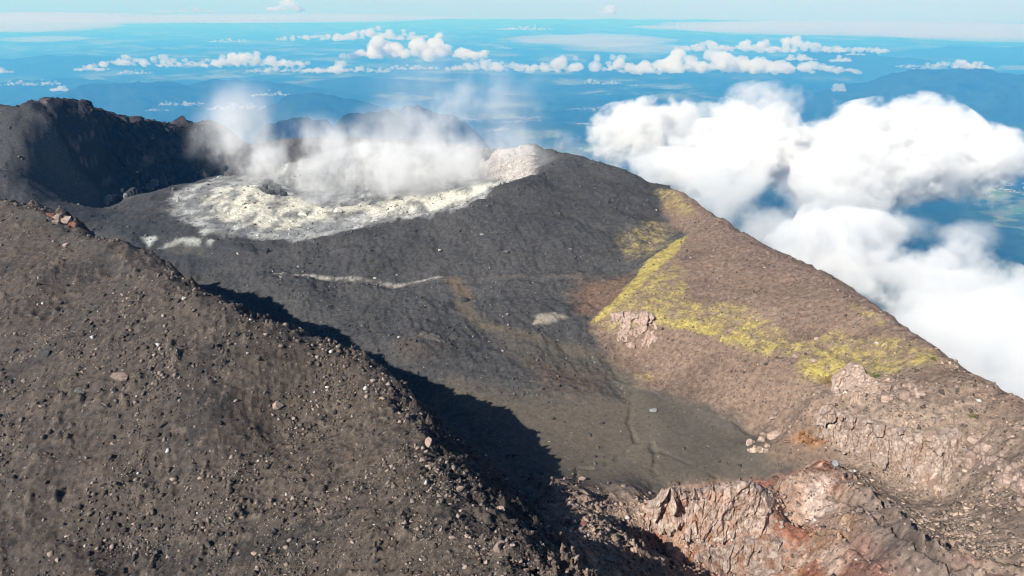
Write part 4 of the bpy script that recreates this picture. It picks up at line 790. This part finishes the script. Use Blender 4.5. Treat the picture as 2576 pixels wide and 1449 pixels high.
# ------------------------------------------------------------------ clouds and steam
cum = [(1050, 140, 310, 62, 'biggest white cumulus heap towering in the far middle sky'), (890, 97, 300, 30, 'long row of white cumulus behind the biggest heap'), (650, 163, 190, 40, 'double white cumulus left of the biggest heap'),
 (720, 178, 150, 26, 'small cumulus row between the double cumulus and the rounded one'), (830, 181, 115, 34, 'bright rounded cumulus just below the biggest heap'), (915, 180, 110, 24, 'small cumulus right of the bright rounded one'), (1040, 173, 110, 22, 'small cumulus straight below the biggest heap'), (390, 163, 240, 26, 'long low cumulus row over the left blue ridge'),
 (345, 184, 70, 12, 'thin cumulus strip under the long left row'), (228, 176, 56, 24, 'single leaning cumulus at the left over the haze'), (1230, 174, 210, 30, 'low cumulus at the left end of the long cloud line'), (1500, 175, 340, 44, 'wide cumulus in the middle of the long cloud line'),
 (1770, 176, 330, 62, 'tall heaped cumulus in the long cloud line'), (1970, 178, 280, 44, 'cumulus at the right end of the long cloud line'), (1830, 125, 230, 36, 'hazy cumulus behind the long cloud line'), (2050, 127, 260, 36, 'pale stretched cumulus behind the right end of the line'),
 (2112, 154, 44, 22, 'round little cloud right of the long cloud line'), (2010, 150, 60, 26, 'small puff on top of the right end of the cloud line'), (2150, 138, 40, 12, 'tiny flat puff above the round little cloud'), (2380, 170, 170, 16, 'flat cloud streak leading to the right mountain'), (2445, 170, 70, 26, 'small cap cloud on the right mountain top'),
 (1515, 210, 85, 20, 'lone small cloud below the long cloud line'), (1600, 216, 46, 8, 'tiny lens cloud right of the lone small cloud'), (2108, 228, 26, 24, 'tiny puff over the plain above the cloud bank'), (680, 240, 74, 18, 'small cloud hanging above the left steam plume'), (600, 272, 110, 22, 'low cloud just above the left steam'), (455, 264, 90, 18, 'small cloud over the blue land right of the dark peak'),
 (400, 278, 50, 10, 'tiny cloud streak just above the far wall crest'), (148, 228, 30, 24, 'small upright puff above the dark peak'), (85, 212, 110, 14, 'thin cloud streak over the land at the left edge'), (12, 182, 28, 16, 'little cloud cut by the left edge'), (575, 105, 84, 10, 'thin far cloud streak left of the biggest heap'), (720, 26, 66, 40, 'pale tower cloud cut by the top edge'), (1525, 34, 44, 26, 'faint tower cloud above the horizon line'), (1320, 74, 120, 14, 'faint far cloud row near the horizon right of the biggest heap'), (1270, 122, 30, 8, 'tiny puff right beside the biggest heap'), (470, 30, 120, 18, 'faint cloud near the top edge right of the upper left sheet')]
far_m2 = cloud_mat('distant_cumulus_air', 0.0075)
for k, (u, v, w_, h_, lb) in enumerate(cum):
    z = -1500 if v > 60 else -250
    p = P(u, v, z); sc = np.linalg.norm(p) / FPX
    o = add('cloud', cumulus_mesh(w_ * sc * 1.08, h_ * sc * .92, 0.55 * w_ * sc, k + 1, 60 if w_ > 150 else 24), far_m2, loc=p)
    tag(o, lb or 'small white cumulus puff drifting in the far haze', 'cloud', 'cumulus clouds over the hazy lowland')
def ellip(name, parent, c, r_, mat, seed, sub=4, am=.12, fr=1.6):
    bmj = bmesh.new(); bmesh.ops.create_icosphere(bmj, subdivisions=sub, radius=1.0)
    for v_ in bmj.verts: v_.co *= 1 + am * mnoise.fractal(v_.co * fr + Vector((seed * 3.1, 0, 0)), 1.0, 2.0, 3)
    me = bpy.data.meshes.new(name); bmj.to_mesh(me); bmj.free()
    for p_ in me.polygons: p_.use_smooth = True
    o = add(name, me, mat, parent); o.location = c; o.scale = r_; return o
strat_m = cloud_mat('thin_stratus_air', 0.00042); strat_m2 = cloud_mat('grey_stratus_air', 0.00075)
for k, (u, v, w_, h_, d, mt, lb) in enumerate([(90, 62, 330, 26, 26000, strat_m, 'broad pale sheet of cloud in the upper left haze'), (110, 98, 170, 9, 22000, strat_m, 'thin pale cloud streak under the upper left sheet'), (60, 40, 420, 12, 34000, strat_m, 'highest pale cloud sheet at the left top edge'),
    (1480, 100, 400, 20, 21000, strat_m, 'wide grey lens shaped cloud in the right of the middle'), (1580, 120, 330, 12, 19500, strat_m, 'lower grey lens of cloud above the long cloud line'), (2250, 68, 1000, 9, 42000, strat_m2, 'long flat stratus along the right horizon'), (2480, 92, 380, 9, 33000, strat_m, 'grey stratus streak under the right horizon'), (1850, 76, 240, 6, 40000, strat_m, 'small flat lens cloud below the horizon stratus'), (640, 44, 900, 4, 50000, strat_m2, 'thin grey cloud line along the left horizon')]):
    p = Q(u, v, d); sc = np.linalg.norm(p) / FPX; o = ellip('cloud', None, p, (w_ * sc * .5, w_ * sc * .45, h_ * sc * .5), mt, k + 20, 4, .25, 2.2); tag(o, lb, 'cloud')
bank_m = cloud_mat('cloud_bank_air', 0.026, 1 / 360., 0.22, 0.62, 1.0, 4.4, 8.0, 0.66, rate=.5, aniso=-.03)
thin_m = cloud_mat('thin_cloud_air', 0.010, 1 / 320., 0.25, 0.95, 1.0, 4.4, 8.0, 0.66, rate=.6, aniso=-.03)
bk = add('cloud_bank', None, loc=(1200, 1500, -900)); tag(bk, 'great white cloud bank rolling against the right flank of the volcano', 'cloud')
for k, (u, v, d, ru, rv, dp, mt) in enumerate([(1570, 340, 3900, 105, 72, 1.0, bank_m), (1650, 305, 4000, 105, 58, 1.0, bank_m), (1760, 330, 3900, 100, 65, 1.0, thin_m), (1880, 335, 3700, 120, 80, 1.0, bank_m), (1770, 400, 3400, 130, 85, 1.0, bank_m), (1960, 400, 3300, 160, 110, 1.0, bank_m),
    (2120, 390, 3200, 150, 110, 1.0, bank_m), (2260, 375, 3200, 170, 105, .9, bank_m), (2230, 450, 2900, 190, 90, .9, bank_m), (2400, 420, 3000, 150, 90, 1.0, bank_m), (2500, 400, 3000, 110, 60, 1.0, bank_m), (1900, 290, 4100, 110, 65, 1.0, thin_m), (1960, 255, 4200, 80, 40, 1.0, thin_m),
    (1700, 440, 3000, 120, 60, 1.0, bank_m), (1850, 490, 2700, 150, 70, 1.0, thin_m), (2050, 500, 2700, 150, 70, 1.0, thin_m), (1980, 590, 2250, 150, 80, 1.0, thin_m), (2150, 570, 2300, 120, 60, 1.0, bank_m), (2280, 560, 2300, 100, 40, 1.0, thin_m), (2130, 660, 1900, 170, 100, 1.0, bank_m),
    (2290, 680, 1850, 170, 100, .9, bank_m), (2400, 740, 1650, 150, 90, .9, bank_m), (2280, 800, 1500, 190, 110, .9, thin_m), (2480, 830, 1450, 170, 110, .9, bank_m), (2560, 930, 1250, 170, 110, .9, bank_m), (2420, 930, 1250, 140, 80, .9, thin_m), (2560, 790, 1550, 120, 70, .9, bank_m), (2440, 590, 2200, 70, 30, 1.0, thin_m)]):
    p = Q(u, v, d); sc = np.linalg.norm(p) / FPX; ellip('cloud_puff', bk, Vector(p) - bk.location, (ru * sc * 1.12, ru * sc * dp, rv * sc * 1.12), mt, k)
st_d = cloud_mat('dense_steam', 0.13, 1 / 18., 0.0, 0.95, 0.5, 4.4, 6.0, 0.64, rate=.7, soft=.05, aniso=-.12)
st_t = cloud_mat('thin_steam', 0.060, 1 / 55., -0.05, 1.0, 0.40, 5.0, 7.0, 0.66, rate=.5, soft=.15, aniso=-.12, stretch=(1.1, 1, .8))
st_f = cloud_mat('faint_steam', 0.016, 1 / 85., -0.2, 1.2, 0.30, 5.0, 7.0, 0.66, rate=.5, soft=.0, aniso=-.12)
st_v = cloud_mat('steam_veil', 0.038, 1 / 75., -0.10, 1.0, 0.30, 5.0, 7.0, 0.66, rate=.5, soft=.10, aniso=-.12, stretch=(1.1, 1, .75))
for (lb, lobes) in (('white steam billowing from the left vents of the bowl', [(630, 370, 600, 150, 120, st_t), (670, 400, 590, 140, 80, st_t), (610, 290, 660, 130, 90, st_v), (480, 420, 600, 110, 60, st_v)]),
    ('dense white steam jets at the main vents', [(832, 492, 525, 36, 44, st_d), (790, 502, 530, 44, 18, st_d), (912, 372, 590, 34, 50, st_d), (520, 430, 590, 16, 22, st_d), (880, 430, 560, 210, 100, st_t), (800, 370, 610, 160, 80, st_t)]),
    ('broad veil of steam drifting over the bowl to the far rim', [(1010, 415, 595, 300, 105, st_t), (1170, 395, 620, 210, 85, st_t), (1280, 350, 690, 100, 50, st_v), (1400, 360, 720, 70, 40, st_t), (1460, 425, 560, 210, 75, st_v), (1330, 390, 640, 140, 60, st_v)]),
    ('faint plume of steam rising towards the clouds', [(1100, 310, 650, 130, 100, st_t), (1180, 250, 690, 130, 120, st_v), (1000, 320, 660, 120, 80, st_v), (1260, 270, 720, 220, 130, st_f), (1120, 230, 720, 200, 120, st_f)])):
    e_ = add('steam', None, loc=tuple(Q(lobes[0][0], lobes[0][1], lobes[0][2]))); tag(e_, lb, 'steam', kind='stuff')
    for k, (u, v, d, ru, rv, mt) in enumerate(lobes):
        p = Q(u, v, d); sc = np.linalg.norm(p) / FPX; ellip('steam_puff', e_, Vector(p) - e_.location, (ru * sc * 1.15, ru * sc * .6, rv * sc * 1.15), mt, k + 40)
# ------------------------------------------------------------------ towns on the lowland
wm, t, out = new_mat('town_walls_and_roofs'); bs = N(t, 'BsdfDiffuse'); bs.inputs[0].default_value = (.40, .38, .36, 1); L(t, bs.outputs[0], out.inputs[0])
def land_hit(u, v):
    d = ray(u, v); d = d / math.hypot(d[0], d[1]); s = np.exp(np.linspace(math.log(2500), math.log(80000), 6000)); f = s * d[2] - land_z(s * d[0], s * d[1]); k = int(np.argmax(f < 0)); return d * s[k]
for (u, v, su, sv, n_, lb) in ((1180, 298, 60, 8, 260, 'scattered pale town below the dark wooded hill'), (1310, 300, 70, 10, 320, 'largest pale town on the hazy plain behind the bowl'), (1260, 325, 40, 6, 120, 'small pale village in front of the largest town'), (1490, 312, 60, 5, 160, 'thin pale town strip right of the largest town'), (1625, 368, 40, 12, 200, 'pale town showing below the left end of the cloud bank'), (1500, 275, 90, 4, 150, 'far pale settlement streak on the plain'), (2500, 470, 60, 10, 140, 'pale village under the right end of the cloud bank')):
    VV, FF = [], []; c0 = land_hit(u, v); sc = np.linalg.norm(c0) / FPX
    for k in range(n_):
        x = c0[0] + random.gauss(0, su * .45) * sc; y = c0[1] + random.gauss(0, sv * .5) * sc * 6; zz = float(land_z(np.array([x]), np.array([y]))[0]); a, b, h_ = random.uniform(5, 13), random.uniform(5, 13), random.uniform(6, 12); o_ = len(VV)
        rt = random.uniform(0, 1.5); cc_, ss_ = math.cos(rt), math.sin(rt)
        for (i, j, l_) in ((-1, -1, -15), (1, -1, -15), (1, 1, -15), (-1, 1, -15), (-1, -1, h_), (1, -1, h_), (1, 1, h_), (-1, 1, h_)): VV.append((x + i * a * cc_ - j * b * ss_, y + i * a * ss_ + j * b * cc_, zz + l_))
        FF += [tuple(o_ + q for q in f) for f in ((4, 5, 6, 7), (0, 1, 5, 4), (1, 2, 6, 5), (2, 3, 7, 6), (3, 0, 4, 7))]
    me = bpy.data.meshes.new('town'); me.from_pydata(VV, [], FF); tag(add('town', me, wm), lb, 'town', kind='stuff')
print('done', round(time.time() - T0, 1), sum((2 if len(o.data.polygons[0].vertices) > 3 else 1) * len(o.data.polygons) for o in bpy.data.objects if o.type == 'MESH' and o.data.users == 1 and len(o.data.polygons)))
